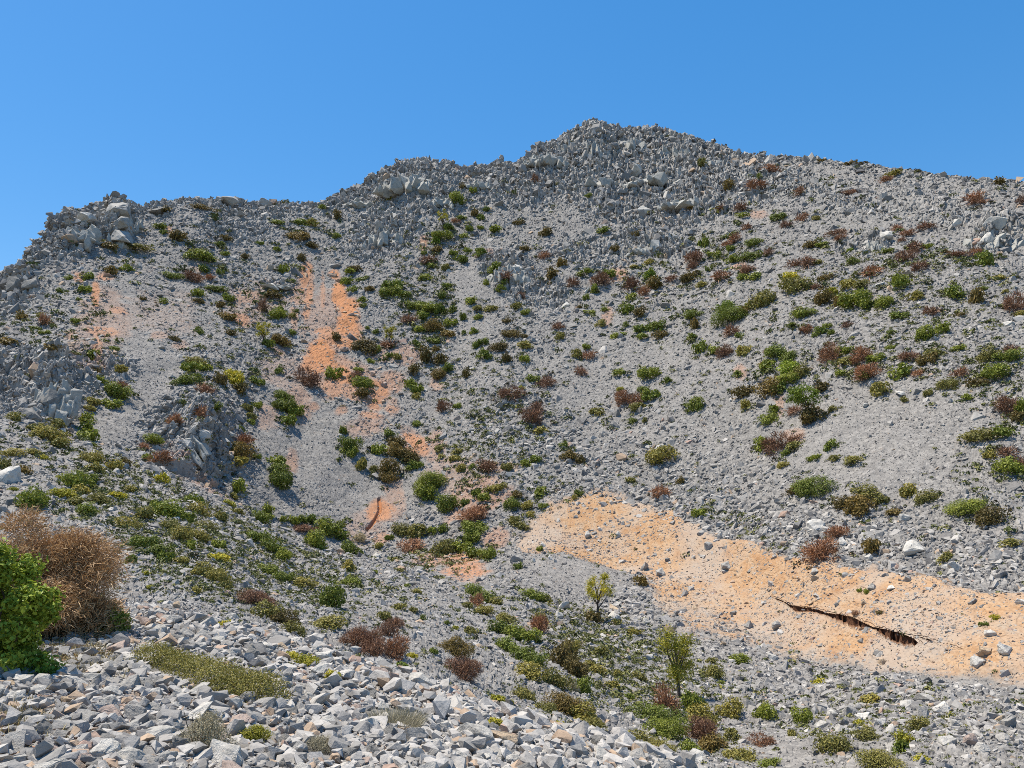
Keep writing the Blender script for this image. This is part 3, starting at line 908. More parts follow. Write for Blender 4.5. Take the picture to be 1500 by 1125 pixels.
SHR = [  # x0, y0 of the studied window of the photograph (three times enlarged), then x,y,w,h,kind in it
(0, 160, """378,735,50,38,g;375,792,50,35,g;350,835,22,16,g;482,603,55,35,d;595,603,110,25,o;705,515,60,30,g;718,538,35,20,g;778,555,65,45,d;890,645,115,52,g;870,628,60,34,r;765,733,90,30,g;845,740,80,45,r;895,700,55,30,g;945,787,95,25,g;880,808,65,40,g;868,840,45,25,d;715,843,40,28,g;1010,830,60,40,g;972,858,35,35,d;1000,908,60,35,d;1145,588,38,25,g;1075,645,35,25,d;962,590,45,20,g;990,565,40,30,d;1218,615,32,22,g;1310,555,90,40,d;1325,495,60,30,g;1370,500,45,40,o;1215,495,60,22,g;1245,700,40,50,g;1320,650,35,45,d;1368,597,50,25,d;1415,430,40,25,g;1475,555,40,25,g;1480,465,45,45,d;895,433,100,25,d;730,440,40,25,d;490,710,50,40,d;560,700,45,30,g;410,1080,60,35,g;205,1035,60,30,d;35,1018,60,30,d;195,980,45,20,g;180,905,45,25,o;200,930,40,40,r;95,912,50,35,d;332,930,32,22,g;500,1050,40,20,g;870,975,40,35,g;1007,980,48,35,d;1165,1030,55,45,g;1225,1015,85,55,d;1280,978,35,25,g;1210,900,80,45,g;1155,870,45,55,r;1205,815,65,45,d;1230,875,30,25,g;1475,1000,50,35,d;755,1008,35,30,d;840,1110,90,40,o;160,960,40,15,g;625,830,30,18,d;1285,750,20,15,g;1297,885,25,20,g;1280,905,40,25,o;985,632,35,18,g;970,715,35,25,g;920,740,40,25,r;270,800,40,20,g;300,740,30,20,g"""),
(500, 160, """510,390,80,55,g;470,515,60,40,g;505,490,40,20,r;410,580,38,35,b;445,555,90,45,g;420,615,50,30,d;562,525,35,35,g;540,557,40,25,g;610,475,35,35,g;635,440,40,25,g;585,455,35,40,d;525,475,40,25,g;610,520,30,20,g;680,525,60,35,g;610,630,60,45,g;365,630,25,20,g;520,655,70,40,g;560,620,40,30,g;490,630,40,30,g;385,660,70,35,r;390,685,60,25,g;460,695,40,35,o;370,735,60,35,g;670,695,65,40,g;712,735,70,50,r;715,755,40,30,g;700,790,45,38,g;635,762,30,30,g;568,840,58,42,g;650,875,65,35,o;595,872,50,20,o;595,912,45,25,g;225,770,75,55,g;215,800,110,45,g;270,810,70,35,g;120,788,45,25,d;60,700,60,30,d;40,710,50,30,g;85,745,70,25,g;20,755,50,45,g;90,835,45,25,g;100,860,35,22,g;45,790,40,30,g;325,860,80,40,g;380,870,90,45,g;430,880,50,50,g;350,900,70,40,g;440,815,50,40,g;465,775,40,30,g;300,920,70,40,r;485,880,50,35,g;535,910,35,50,g;480,935,55,40,g;395,955,90,60,d;345,965,70,30,g;400,1015,60,25,g;470,985,60,35,d;535,980,25,20,g;215,1032,70,35,r;105,1035,135,75,d;155,1055,40,35,g;115,960,25,20,g;150,975,35,25,g;330,1025,35,30,g;210,1080,30,30,g;240,1085,40,30,o;130,1105,35,25,g;365,1085,65,80,d;435,1095,60,60,d;410,1050,45,35,d;585,1035,40,35,g;580,975,35,35,g;620,1020,50,40,g;630,1075,70,50,g;690,1045,80,40,d;745,985,90,35,d;805,1035,60,40,o;805,995,30,20,d;730,1095,50,50,d;805,1095,50,40,g;950,955,55,40,r;960,995,45,45,o;805,890,45,30,g;780,865,50,35,o;790,815,35,20,r;730,930,50,30,d;925,720,65,55,d;972,675,45,50,d;1020,760,55,45,r;1145,745,100,60,r;1175,720,60,50,g;1110,790,35,55,g;1085,710,50,35,g;1050,720,35,25,g;1075,825,28,35,g;1090,890,55,20,g;1045,870,25,18,d;1155,880,35,25,g;1255,880,65,50,g;1320,890,60,40,d;1275,770,60,65,r;1330,800,50,40,r;1360,725,70,50,b;1370,770,75,55,d;1275,820,60,30,g;1460,740,50,30,r;1325,960,75,40,g;1385,950,75,55,g;1325,995,55,30,g;1400,990,50,45,d;1215,990,65,30,g;1250,945,35,25,g;1140,940,50,35,o;1035,1075,50,45,o;1085,1078,55,35,r;1075,1040,45,30,g;1145,530,65,30,g;900,540,55,40,d;1195,608,40,25,d;1295,548,35,30,d;1170,325,35,25,d;850,305,35,35,r;1085,380,30,18,g;530,340,40,30,d;580,355,35,35,g;805,612,55,30,d;890,645,50,30,r;780,495,45,30,d;1355,670,45,25,o;1285,690,40,20,o"""),
(1000, 160, """95,230,40,50,o;390,265,60,35,r;330,330,75,38,r;340,290,25,20,g;517,362,50,35,r;205,330,45,45,d;740,365,80,22,r;895,312,50,25,r;925,285,60,25,o;1290,383,70,30,r;1300,405,65,30,r;1490,405,30,35,r;1030,272,35,14,d;605,215,30,14,d;1380,322,40,30,d;765,239,70,14,d;40,430,50,25,d;245,435,60,40,r;265,465,50,25,g;170,435,40,25,r;425,470,60,40,g;457,508,42,28,r;525,475,50,42,r;590,478,35,20,o;280,520,40,30,r;92,585,65,60,g;240,565,60,40,r;205,555,60,25,g;195,590,55,30,r;215,610,45,30,g;315,587,80,35,g;140,638,60,28,g;222,660,55,35,g;300,645,100,40,g;380,630,40,30,r;60,655,90,60,r;50,690,50,35,r;40,730,70,50,d;120,703,35,28,g;178,732,70,45,r;290,700,80,40,r;260,738,50,30,g;310,735,60,30,g;85,770,40,30,o;490,680,70,35,r;555,675,65,40,r;600,670,40,25,o;560,595,50,35,d;612,593,50,20,g;675,545,65,25,r;700,560,45,20,r;942,525,38,30,r;985,548,60,25,r;1075,515,60,28,r;965,575,35,20,r;905,622,45,25,g;1030,605,60,35,r;1080,603,45,25,g;993,645,80,50,r;1050,690,50,40,r;760,668,50,25,g;735,618,25,15,b;845,715,75,45,r;628,738,50,30,d;505,770,105,80,o;480,735,60,45,y;590,780,45,30,r;630,830,80,75,d;660,800,50,50,y;685,845,50,60,d;760,840,120,80,g;810,850,60,60,g;880,850,80,50,g;730,770,70,40,o;790,770,60,35,o;960,760,60,65,g;1195,805,75,50,g;1290,825,65,70,d;1325,665,70,75,g;1285,627,40,32,r;1160,630,35,22,d;1210,640,70,22,r;1460,855,85,75,r;1085,888,60,30,r;1215,900,40,18,d;950,905,70,35,g;345,835,95,80,o;290,865,35,30,g;195,865,90,55,b;215,910,140,75,g;262,888,50,45,d;45,900,85,40,g;47,945,40,55,d;222,972,55,45,r;255,992,35,28,g;40,998,45,30,g;80,1045,75,60,g;190,1060,80,60,r;150,1055,60,45,g;275,1060,60,50,o;375,1112,75,30,d;415,1065,90,55,g;465,1085,90,50,g;460,1112,50,25,b;540,895,95,45,g;520,890,50,35,d;553,967,55,42,r;605,978,60,40,g;650,980,30,25,g;722,950,40,30,r;637,950,40,25,g;490,945,40,25,g;1060,985,85,60,g;1140,965,60,45,g;915,978,35,20,g;645,1075,90,85,r;690,1065,50,55,g;730,1055,45,30,g;785,1080,80,75,r;850,1095,60,40,g;720,1105,60,35,o;990,1090,85,40,r;1085,1095,65,45,d;1110,1070,70,35,o;910,1048,35,22,g;1440,1085,80,50,g;1445,1055,55,35,r;1340,1085,90,50,o;1210,1050,45,25,g;1030,820,60,40,o;1480,900,35,30,o;1390,740,60,20,o;1330,785,28,15,g;1420,800,30,15,o"""),
(0, 450, """825,260,75,55,g;880,262,60,35,g;800,320,90,50,g;855,355,70,40,r;1005,310,90,70,y;940,320,50,60,d;1030,358,75,45,d;1108,323,55,42,g;1210,280,40,28,g;1343,312,100,75,r;1470,290,70,60,g;1225,385,85,45,g;1225,430,95,60,g;1280,450,75,60,g;1245,490,75,50,g;1108,427,42,35,g;1070,437,50,30,o;1090,475,40,30,o;1090,500,40,25,g;765,425,42,35,g;910,433,40,35,g;825,468,60,50,r;720,495,50,45,r;1048,535,40,28,g;660,582,95,40,g;628,612,40,25,r;682,662,70,50,r;635,657,40,35,g;1050,625,110,75,d;1070,590,60,50,r;1118,657,42,35,g;1040,680,70,40,o;1062,785,62,75,g;1035,830,45,30,o;1200,675,75,45,g;1212,710,85,55,g;1222,760,95,80,g;1187,882,55,50,g;1190,912,60,25,g;1145,925,85,65,g;1255,930,35,30,g;1300,935,50,45,g;1350,930,60,50,g;1345,975,100,30,r;1385,1025,110,90,g;1450,965,110,80,g;385,492,65,45,g;370,530,60,40,g;378,565,75,60,g;405,605,30,18,g;245,510,70,35,o;282,500,45,35,r;505,370,90,70,g;470,360,50,35,g;485,425,65,40,g;395,410,60,35,o;440,320,50,35,g;525,345,45,30,r;520,272,50,28,o;415,280,45,30,d;380,440,50,20,o;50,485,60,40,o;160,530,60,35,o;215,565,120,60,o;265,600,70,40,o;400,660,80,50,o;420,710,60,45,o;490,690,65,60,o;545,685,40,40,d;705,755,62,45,y;165,850,110,85,g;345,770,110,65,g;380,750,70,45,g;350,810,70,50,o;280,820,90,40,y;320,855,60,30,o;390,895,95,50,g;440,850,100,45,o;520,825,60,35,y;570,800,50,30,o;15,695,50,50,o;90,715,70,40,d;625,905,75,65,o;690,880,80,60,g;750,900,120,80,g;825,930,50,60,g;850,850,75,60,g;870,890,100,60,o;965,920,60,45,o;565,955,90,50,o;730,960,80,50,o;790,1000,110,70,o;880,1005,90,60,o;830,1045,70,50,g;910,960,100,40,o;962,1038,65,45,g;640,1035,110,60,g;700,1065,90,50,g;735,1100,70,50,g;800,1110,70,40,o;955,1100,75,40,y;1130,1010,90,55,g;1190,1055,100,60,g;1240,1090,90,50,g;570,1110,50,35,g;1040,900,60,35,o;1005,860,50,25,y;140,640,60,30,o;190,660,40,20,y;50,640,90,30,o;60,800,30,20,y;260,745,25,15,y"""),
(500, 450, """70,272,45,25,g;62,297,50,30,r;85,330,90,50,g;80,377,65,45,d;305,335,50,55,g;335,360,55,45,g;330,390,45,35,o;320,275,55,45,d;425,290,85,45,d;470,265,55,45,g;548,290,45,50,d;450,437,62,60,r;510,433,35,30,g;335,510,45,30,g;750,377,90,60,r;790,355,30,20,y;830,480,100,75,r;870,440,70,40,r;880,540,70,35,o;845,310,55,35,g;905,330,90,50,r;1050,282,55,35,r;1355,290,95,60,g;1220,285,60,35,g;1240,395,80,70,r;1300,405,70,65,r;1295,437,70,35,o;1365,385,75,60,g;1330,360,50,30,g;1228,357,40,25,y;1120,458,65,40,o;1280,500,50,30,g;1335,495,30,25,o;1410,640,130,75,o;1440,320,35,35,g;970,605,35,35,g;995,650,75,45,d;1045,670,60,40,d;850,665,60,40,g;815,685,50,35,g;648,690,105,65,r;735,700,45,40,o;580,700,35,30,g;525,705,50,35,o;495,660,60,35,o;440,655,40,20,o;515,635,55,30,o;430,620,50,30,o;600,815,40,40,g;635,830,60,40,g;550,855,40,38,g;470,860,95,85,g;385,760,140,90,g;370,810,90,80,g;160,622,65,55,g;215,553,60,40,g;240,590,75,60,d;240,630,80,60,d;300,650,110,80,d;330,690,60,40,g;305,705,50,30,g;215,700,95,75,d;205,745,80,50,d;145,712,35,35,o;80,690,45,70,o;30,600,85,75,g;30,630,80,50,g;5,540,35,45,g;585,910,130,75,r;585,970,115,60,g;580,1010,90,50,g;755,860,85,55,g;775,825,45,35,d;815,870,55,35,o;880,810,60,45,g;755,935,60,45,o;790,960,60,35,o;830,910,50,35,o;890,870,40,25,g;1050,815,40,30,g;1028,835,30,25,o;1400,815,75,55,r;1270,755,50,30,o;1485,765,40,35,d;868,1060,30,30,g;455,970,45,45,g;400,980,40,40,g;265,975,80,60,o;335,985,75,65,o;305,1050,125,55,r;445,1060,95,80,o;210,1012,40,30,g;90,1010,60,45,s;535,1055,75,55,g;590,1075,75,60,g;650,1085,85,65,g;40,1060,110,70,g;15,1000,60,40,g;160,1045,50,30,o;235,1110,40,20,o;690,790,70,40,o;650,800,50,30,o"""),
(1000, 450, """380,257,75,50,g;470,270,100,60,b;510,285,85,50,o;465,310,100,50,g;265,372,75,60,d;385,350,120,80,d;420,355,55,50,g;240,293,45,28,g;275,430,50,50,o;60,425,80,65,g;370,490,85,40,g;390,450,60,40,g;600,355,65,50,d;565,465,120,80,d;490,450,55,40,r;650,445,45,25,o;690,287,50,28,g;810,280,100,55,r;790,295,60,40,g;945,285,75,65,g;1030,287,50,25,r;1220,290,60,35,r;1290,330,65,40,d;1370,285,110,60,g;860,360,70,60,o;1155,335,80,50,o;1240,393,45,22,g;1065,375,40,30,o;955,405,35,25,o;1405,440,95,75,r;1470,480,60,45,d;1480,440,45,70,g;1285,560,120,50,o;1395,550,70,50,g;1410,635,75,40,r;1335,645,60,35,o;1420,700,110,70,g;1480,690,50,50,r;335,605,75,65,g;405,600,100,75,r;475,605,65,40,o;437,637,50,30,g;640,605,55,45,g;485,570,60,25,r;580,655,35,25,g;547,663,30,25,g;650,663,45,25,o;740,670,70,35,o;420,695,55,28,o;575,780,145,75,g;480,805,65,45,d;790,815,110,50,o;845,850,60,40,o;680,855,85,55,d;760,870,120,75,d;965,805,75,60,o;1050,830,90,50,o;1215,885,150,55,g;1320,920,130,80,d;68,903,65,50,g;660,990,90,60,r;595,1070,125,90,r;805,1050,70,60,d;1120,1100,60,45,o;900,900,60,30,d;1410,1035,60,30,o"""),
(0, 750, """635,272,35,25,y;572,210,45,40,g;900,265,100,70,o;950,290,80,60,o;985,325,60,40,o;870,345,50,35,o;480,505,120,110,g;1125,385,140,75,r;1190,450,130,75,o;1250,470,110,80,d;1290,515,90,60,o;1180,255,80,50,g;1245,290,80,50,g;1320,310,120,50,o;1440,380,130,120,g;1430,490,130,60,o;1295,445,30,25,o;1210,350,25,18,g;660,330,35,18,y;980,495,70,30,y;1280,630,60,30,y;1340,655,90,50,y;1460,720,70,50,y;880,995,220,160,s;1135,985,145,80,y;1390,1025,140,70,s"""),
(500, 750, """40,310,90,50,g;30,240,60,60,o;180,455,70,50,o;240,492,80,50,r;195,520,90,70,r;60,560,140,90,r;150,590,180,120,r;230,600,100,120,r;265,682,70,40,b;305,632,40,22,y;402,612,45,40,g;495,600,140,80,d;525,695,170,100,r;810,800,110,70,o;580,345,80,55,g;630,375,110,55,g;590,395,55,55,r;680,390,70,50,o;620,435,90,40,o;560,410,55,40,o;840,365,100,45,g;890,385,70,40,o;720,465,100,40,o;700,510,100,70,g;770,535,110,70,g;830,550,110,60,g;740,590,120,70,g;800,630,110,70,g;860,660,100,70,g;880,500,90,90,r;960,640,120,130,d;1020,690,100,100,d;830,710,130,70,o;930,740,120,70,o;1050,770,100,80,g;1010,765,60,60,s;900,860,90,50,o;1010,860,160,100,d;1080,900,120,80,o;1120,935,90,50,o;680,820,60,30,y;740,840,30,25,y;820,865,25,18,y;680,928,90,35,y;960,928,50,20,y;1390,900,200,90,g;1440,960,160,90,g;1330,1000,130,60,o;1400,1030,140,60,o;1140,620,60,50,o;1110,690,90,50,o;1205,710,50,50,o;1190,760,70,40,o;1270,812,40,28,g;1310,720,60,40,o;870,470,60,50,o;1000,590,90,60,o;1290,535,60,40,o;1105,465,70,50,d;1205,485,60,25,o;1310,300,60,50,d;778,238,35,35,g;500,508,30,20,y;565,525,50,40,o;460,485,25,20,g;360,465,35,25,g;250,415,60,35,o;310,430,35,30,o;325,345,45,22,o;290,322,28,20,g;155,262,30,18,g;260,258,50,22,o;1425,840,110,140,r"""),
(1000, 750, """135,710,90,60,o;245,650,85,42,g;130,655,50,30,o;170,750,30,20,g;360,882,95,65,g;210,870,100,70,o;210,985,70,50,o;525,905,80,65,g;670,1020,110,90,o;965,1045,70,60,g;825,980,85,45,o;775,930,40,28,y;985,995,60,40,y;820,825,70,30,o;595,752,50,28,y;1040,940,90,60,o;885,1100,190,60,o;40,840,100,100,g;90,900,120,80,o;60,960,150,110,r;40,1040,100,60,g;130,1020,120,80,d;250,1070,120,60,o;380,1105,100,40,g;350,1010,100,50,r;490,975,40,35,o;765,345,20,18,g;790,350,25,25,g;1360,462,35,20,y;1310,492,28,18,g;850,443,28,15,d;750,443,35,18,r;1060,1090,60,25,y"""),
]
SPOTS = []                                   # apparent places already taken: u, v, half width, half height


def place_shrub(u, v, w, h, kind, lod=None):
    vb = v + .30 * h
    p, nm, _ = ground_at(u, vb)
    d = float(np.linalg.norm(p))
    m = d / FPX
    sx, sz = w * .5 * m * 1.3, h * m * 1.0
    if lod is None:
        lod = 0 if w < 26 else (1 if w < 46 else 2)
    me, br = plant_data(kind, lod, random.randrange(8 if lod == 0 else 5))
    rot = random.uniform(0, 6.283)
    loc = Vector(p) + Vector((0, .25 * sx, 0)) * .0
    sc = (sx * random.uniform(.9, 1.1), sx * random.uniform(.78, 1.2), sz * random.uniform(.95, 1.08))
    if br is None:
        o = bpy.data.objects.new(NAME[kind], me)
        COL.objects.link(o)
    else:
        o = make_empty(NAME[kind], loc)
        for nme, data in (('foliage', me), ('branch', br)):
            c = bpy.data.objects.new(nme, data)
            COL.objects.link(c)
            c.parent = o
    o.location = loc
    # lie along the slope the way low shrubs do
    up = Vector((0, 0, 1)).lerp(Vector(nm), .35).normalized()
    o.rotation_euler = (up.to_track_quat('Z', 'Y').to_matrix() @ Matrix.Rotation(rot, 3, 'Z')).to_euler()
    o.scale = sc
    o['category'] = 'shrub'
    o['group'] = GROUP[kind]
    ar = w / h
    shape = 'low spreading' if ar > 2.1 else 'wide' if ar > 1.45 else 'upright' if ar < .95 else 'rounded'
    size = 'tiny' if w < 13 else 'small' if w < 22 else 'large' if w > 42 else 'mid-sized'
    LAB.append([o, f'{size} {shape} {COLOUR[kind]} shrub', u, v])
    SPOTS.append((u, v, w * .5, h * .5))
    return o


for x0, y0, txt in SHR:
    for it in txt.split(';'):
        x, y, w, h, k = it.strip().split(',')
        place_shrub(x0 + float(x) / 3, y0 + float(y) / 3, float(w) / 3, float(h) / 3, k)


# ------------------------------------------------------------------ the big bushes beside the viewer and the long cushion
def big_bush(name, label, u, vb, rx, ry, rz, kind, n, leaf, seed, rise=.0, lumps=22, twig=False):
    p, nm, _ = ground_at(u, vb)
    r = np.random.default_rng(seed)
    o = make_empty(name, Vector(p))
    a = r.uniform(0, 6.283, lumps)
    q = np.sqrt(r.uniform(0, 1, lumps)) * .8
    C = np.stack([np.cos(a) * q * rx, np.sin(a) * q * ry, r.uniform(.02, .88, lumps) ** 1.15 * (1 - .75 * q ** 2) * rz], -1)
    Rl = r.uniform(.12, .27, lumps) * (rx + ry) * .5
    k = r.choice(lumps, n, p=Rl ** 2 / (Rl ** 2).sum())
    d = unit(r.normal(0, 1, (n, 3)) + [0, 0, .2])
    c = C[k] + d * (Rl[k] * np.clip(1 + .26 * r.normal(0, 1, n), .2, 1.55))[:, None] * [1, 1, .85]
    c[:, 2] = np.maximum(c[:, 2], -.05 + .1 * r.random(n))
    lt = r.uniform(-.18, .18, lumps)
    if twig:
        ln = leaf * r.uniform(.6, 1.5, n)
        dd = d + r.normal(0, 1.05, (n, 3)) + [.3, 0, .15]
        v, f = twig_quads(c - d * leaf * .5, dd, ln, ln * .035 + .0015, r)
        t = np.repeat(np.clip(.5 + lt[k] + r.normal(0, .22, n), 0, 1), 6)
    else:
        v, f = leaf_quads(c, unit(d * .7 + r.normal(0, .5, (n, 3)) + [0, 0, .35]), leaf * r.uniform(.6, 1.3, n), .62, r)
        t = np.repeat(np.clip(.5 + lt[k] + r.normal(0, .2, n), 0, 1), 4)
    new_mesh_obj('foliage', v, f, [LM[kind]], {'tone': t}, parent=o)
    for q_ in range(6):
        i = r.integers(0, lumps)
        tt = np.linspace(0, 1, 9)[:, None]
        path = np.array([[0, 0, -.15]]) + (C[i] - [0, 0, -.15]) * tt + r.normal(0, .02, (9, 3)) * tt
        path[:, 2] -= (tt * (1 - tt))[:, 0] * .2
        bv, bf = tube(path, np.linspace(.02, .006, 9), 6)
        new_mesh_obj('branch', bv, bf, [M_bark], smooth=True, parent=o)
    o['category'] = 'bush'
    o['label'] = label
    return o


big_bush('dry_bush', 'tall straw-brown twiggy bush behind the fresh green leafy one beside the viewer', 34, 930, 1.46, .95, 1.72, 'n', 90000, .08, 21, twig=True, lumps=80)
big_bush('leafy_bush', 'tall fresh green leafy bush in front of the straw-brown one, cut by the picture edge', -4, 985, .58, .5, 1.5, 'b', 14000, .05, 8, lumps=56)
SPOTS += [(60, 850, 115, 110), (20, 890, 70, 100)]


def long_cushion():
    r = np.random.default_rng(3)
    pts = [(222, 964), (245, 970), (268, 980), (292, 990), (315, 1000), (338, 1008), (360, 1014), (378, 1018)]
    p0 = None
    vv, ff, tt, off = [], [], [], 0
    o = None
    for u, v in pts:
        p, nm, _ = ground_at(u, v + 8)
        if o is None:
            o = make_empty('olive_cushion', Vector(p))
            p0 = p
        n = 2600
        d = unit(r.normal(0, 1, (n, 3)) + [0, 0, .5])
        rad = r.uniform(.17, .23)
        c = (p - p0) + [0, .05, .02] + d * np.array([rad * 1.15, rad * 1.2, rad * .85]) * np.clip(1 + .16 * r.normal(0, 1, n), .5, 1.35)[:, None]
        v_, f_ = leaf_quads(c, unit(d + r.normal(0, .6, (n, 3))), .022 * r.uniform(.6, 1.4, n), .5, r)
        vv.append(v_); ff.append(f_ + off); off += len(v_)
        tt.append(np.repeat(np.clip(.5 + r.uniform(-.15, .15) + r.normal(0, .2, n), 0, 1), 4))
    new_mesh_obj('foliage', np.concatenate(vv), np.concatenate(ff), [LM['o']], {'tone': np.concatenate(tt)}, parent=o)
    bv, bf = branch_set(9, 77, .3, .012)
    new_mesh_obj('branch', bv * .3, bf, [M_bark], smooth=True, parent=o)
    o['category'] = 'shrub'
    o['label'] = 'long low olive cushion shrub running downhill among the nearby loose stones'


long_cushion()
SPOTS += [(255, 972, 45, 22), (320, 1000, 60, 24)]


def grey_grass(u, v, w, h, label):
    r = np.random.default_rng(int(u))
    p, nm, _ = ground_at(u, v + h * .4)
    m = float(np.linalg.norm(p)) / FPX
    o = make_empty('grass_tussock', Vector(p))
    n = 2600
    a = r.uniform(0, 6.283, n)
    q = np.sqrt(r.uniform(0, 1, n))
    c = np.stack([np.cos(a) * q * w * .42 * m, np.sin(a) * q * w * .45 * m, 0 * a - .02], -1)
    d = unit(np.stack([np.cos(a) * q, np.sin(a) * q, 0 * a], -1) * .9 + r.normal(0, .3, (n, 3)) + [0, 0, 1.])
    ln = h * m * r.uniform(.5, 1.15, n)
    vv, ff = twig_quads(c, d, ln, ln * .012, r)
    new_mesh_obj('blades', vv, ff, [LM['s']], {'tone': np.repeat(np.clip(r.normal(.45, .25, n), 0, 1), 6)}, parent=o)
    o['category'] = 'grass tuft'
    o['label'] = label
    SPOTS.append((u, v, w * .5, h * .5))


grey_grass(572, 1052, 95, 20, 'grey-green grass tussock between big pale stones uphill of the yellow flower cushion')
grey_grass(100, 916, 60, 12, 'thin grey-green grass tuft at the foot of the straw-brown bush')


# ------------------------------------------------------------------ trees
def tree(u, vb, H, crown_w, crown_v, kind, label, seed, lean=0., n=3600):
    """H, crown_w, crown_v: heights and widths in photo pixels at the tree's distance"""
    p, nm, _ = ground_at(u, vb)
    m = float(np.linalg.norm(p)) / FPX
    r = np.random.default_rng(seed)
    o = make_empty('small_tree', Vector(p))
    H, cw, cv = H * m, crown_w * m, crown_v * m
    t = np.linspace(0, 1, 9)[:, None]
    top = np.array([lean * H, 0, H * .72])
    trunk_path = np.array([[0, 0, -.2]]) * (1 - t) + top * t + r.normal(0, .02 * H, (9, 3)) * t
    parts = [tube(trunk_path, np.linspace(.03, .012, 9) * H, 7)]
    C = []
    for q in range(16):
        st = trunk_path[int(r.integers(3, 8))]
        a = r.uniform(0, 6.283)
        e = np.array([lean * H + math.cos(a) * cw * .5 * r.uniform(.3, 1), math.sin(a) * cw * .45 * r.uniform(.3, 1), H - cv * r.uniform(.05, .95)])
        tt = np.linspace(0, 1, 6)[:, None]
        parts.append(tube(st * (1 - tt) + e * tt + r.normal(0, .012 * H, (6, 3)) * tt, np.linspace(.014, .004, 6) * H, 5))
        C.append(e)
    v, f = join(parts)
    new_mesh_obj('trunk', v, f, [M_bark], smooth=True, parent=o)
    C = np.array(C)
    Rl = r.uniform(.14, .25, len(C)) * cw
    k = r.integers(0, len(C), n)
    d = unit(r.normal(0, 1, (n, 3)) + [0, 0, .3])
    c = C[k] + d * (Rl[k] * r.uniform(.1, 1.15, n))[:, None]
    s = math.sqrt(34. / n) * cw * .5 * r.uniform(.6, 1.3, n)
    v, f = leaf_quads(c, unit(d + r.normal(0, .7, (n, 3))), s, .6, r)
    lt = r.uniform(-.2, .2, len(C))
    new_mesh_obj('crown', v, f, [LM[kind]], {'tone': np.repeat(np.clip(.5 + lt[k] + r.normal(0, .18, n), 0, 1), 4)}, parent=o)
    o['category'] = 'tree'
    o['label'] = label
    SPOTS.append((u, vb - H / m * .5, crown_w * .5, H / m * .5))


tree(877, 908, 62, 37, 36, 'y', 'slender small tree with a yellow-green crown standing beside boulders in the gully', 1)
tree(996, 1022, 88, 60, 66, 'y', 'broad yellow-green small tree beside a dry pinkish bush low in the gully', 2, n=5200, lean=-.06)
tree(386, 508, 34, 22, 20, 'y', 'tiny yellow-green tree on grey scree below the slanted slabs', 3, n=1200, lean=-.18)
tree(1186, 612, 40, 42, 24, 'b', 'small tree with bright green crown leaning over a dark shrub in mid slope', 4, n=2400, lean=-.22)
tree(648, 336, 28, 16, 14, 'y', 'tiny yellow-green tree in the rocky notch below the skyline', 5, n=900)
tree(570, 505, 26, 18, 16, 'y', 'tiny yellow-green tree just uphill of the brownish mounds beside the orange streak', 6, n=900)


# ------------------------------------------------------------------ ground cover too fine to count
def cover_material():
    k = NT_('mixed_small_plants')
    col = k.ramp(k.attr('tone'), [(0., (.06, .045, .025)), (.2, (.075, .09, .026)), (.45, (.12, .13, .036)), (.7, (.17, .165, .05)), (.9, (.23, .215, .075)), (1., (.30, .28, .05))])
    k.set(k.b.inputs['Base Color'], col)
    k.b.inputs['Roughness'].default_value = .7
    return k.m


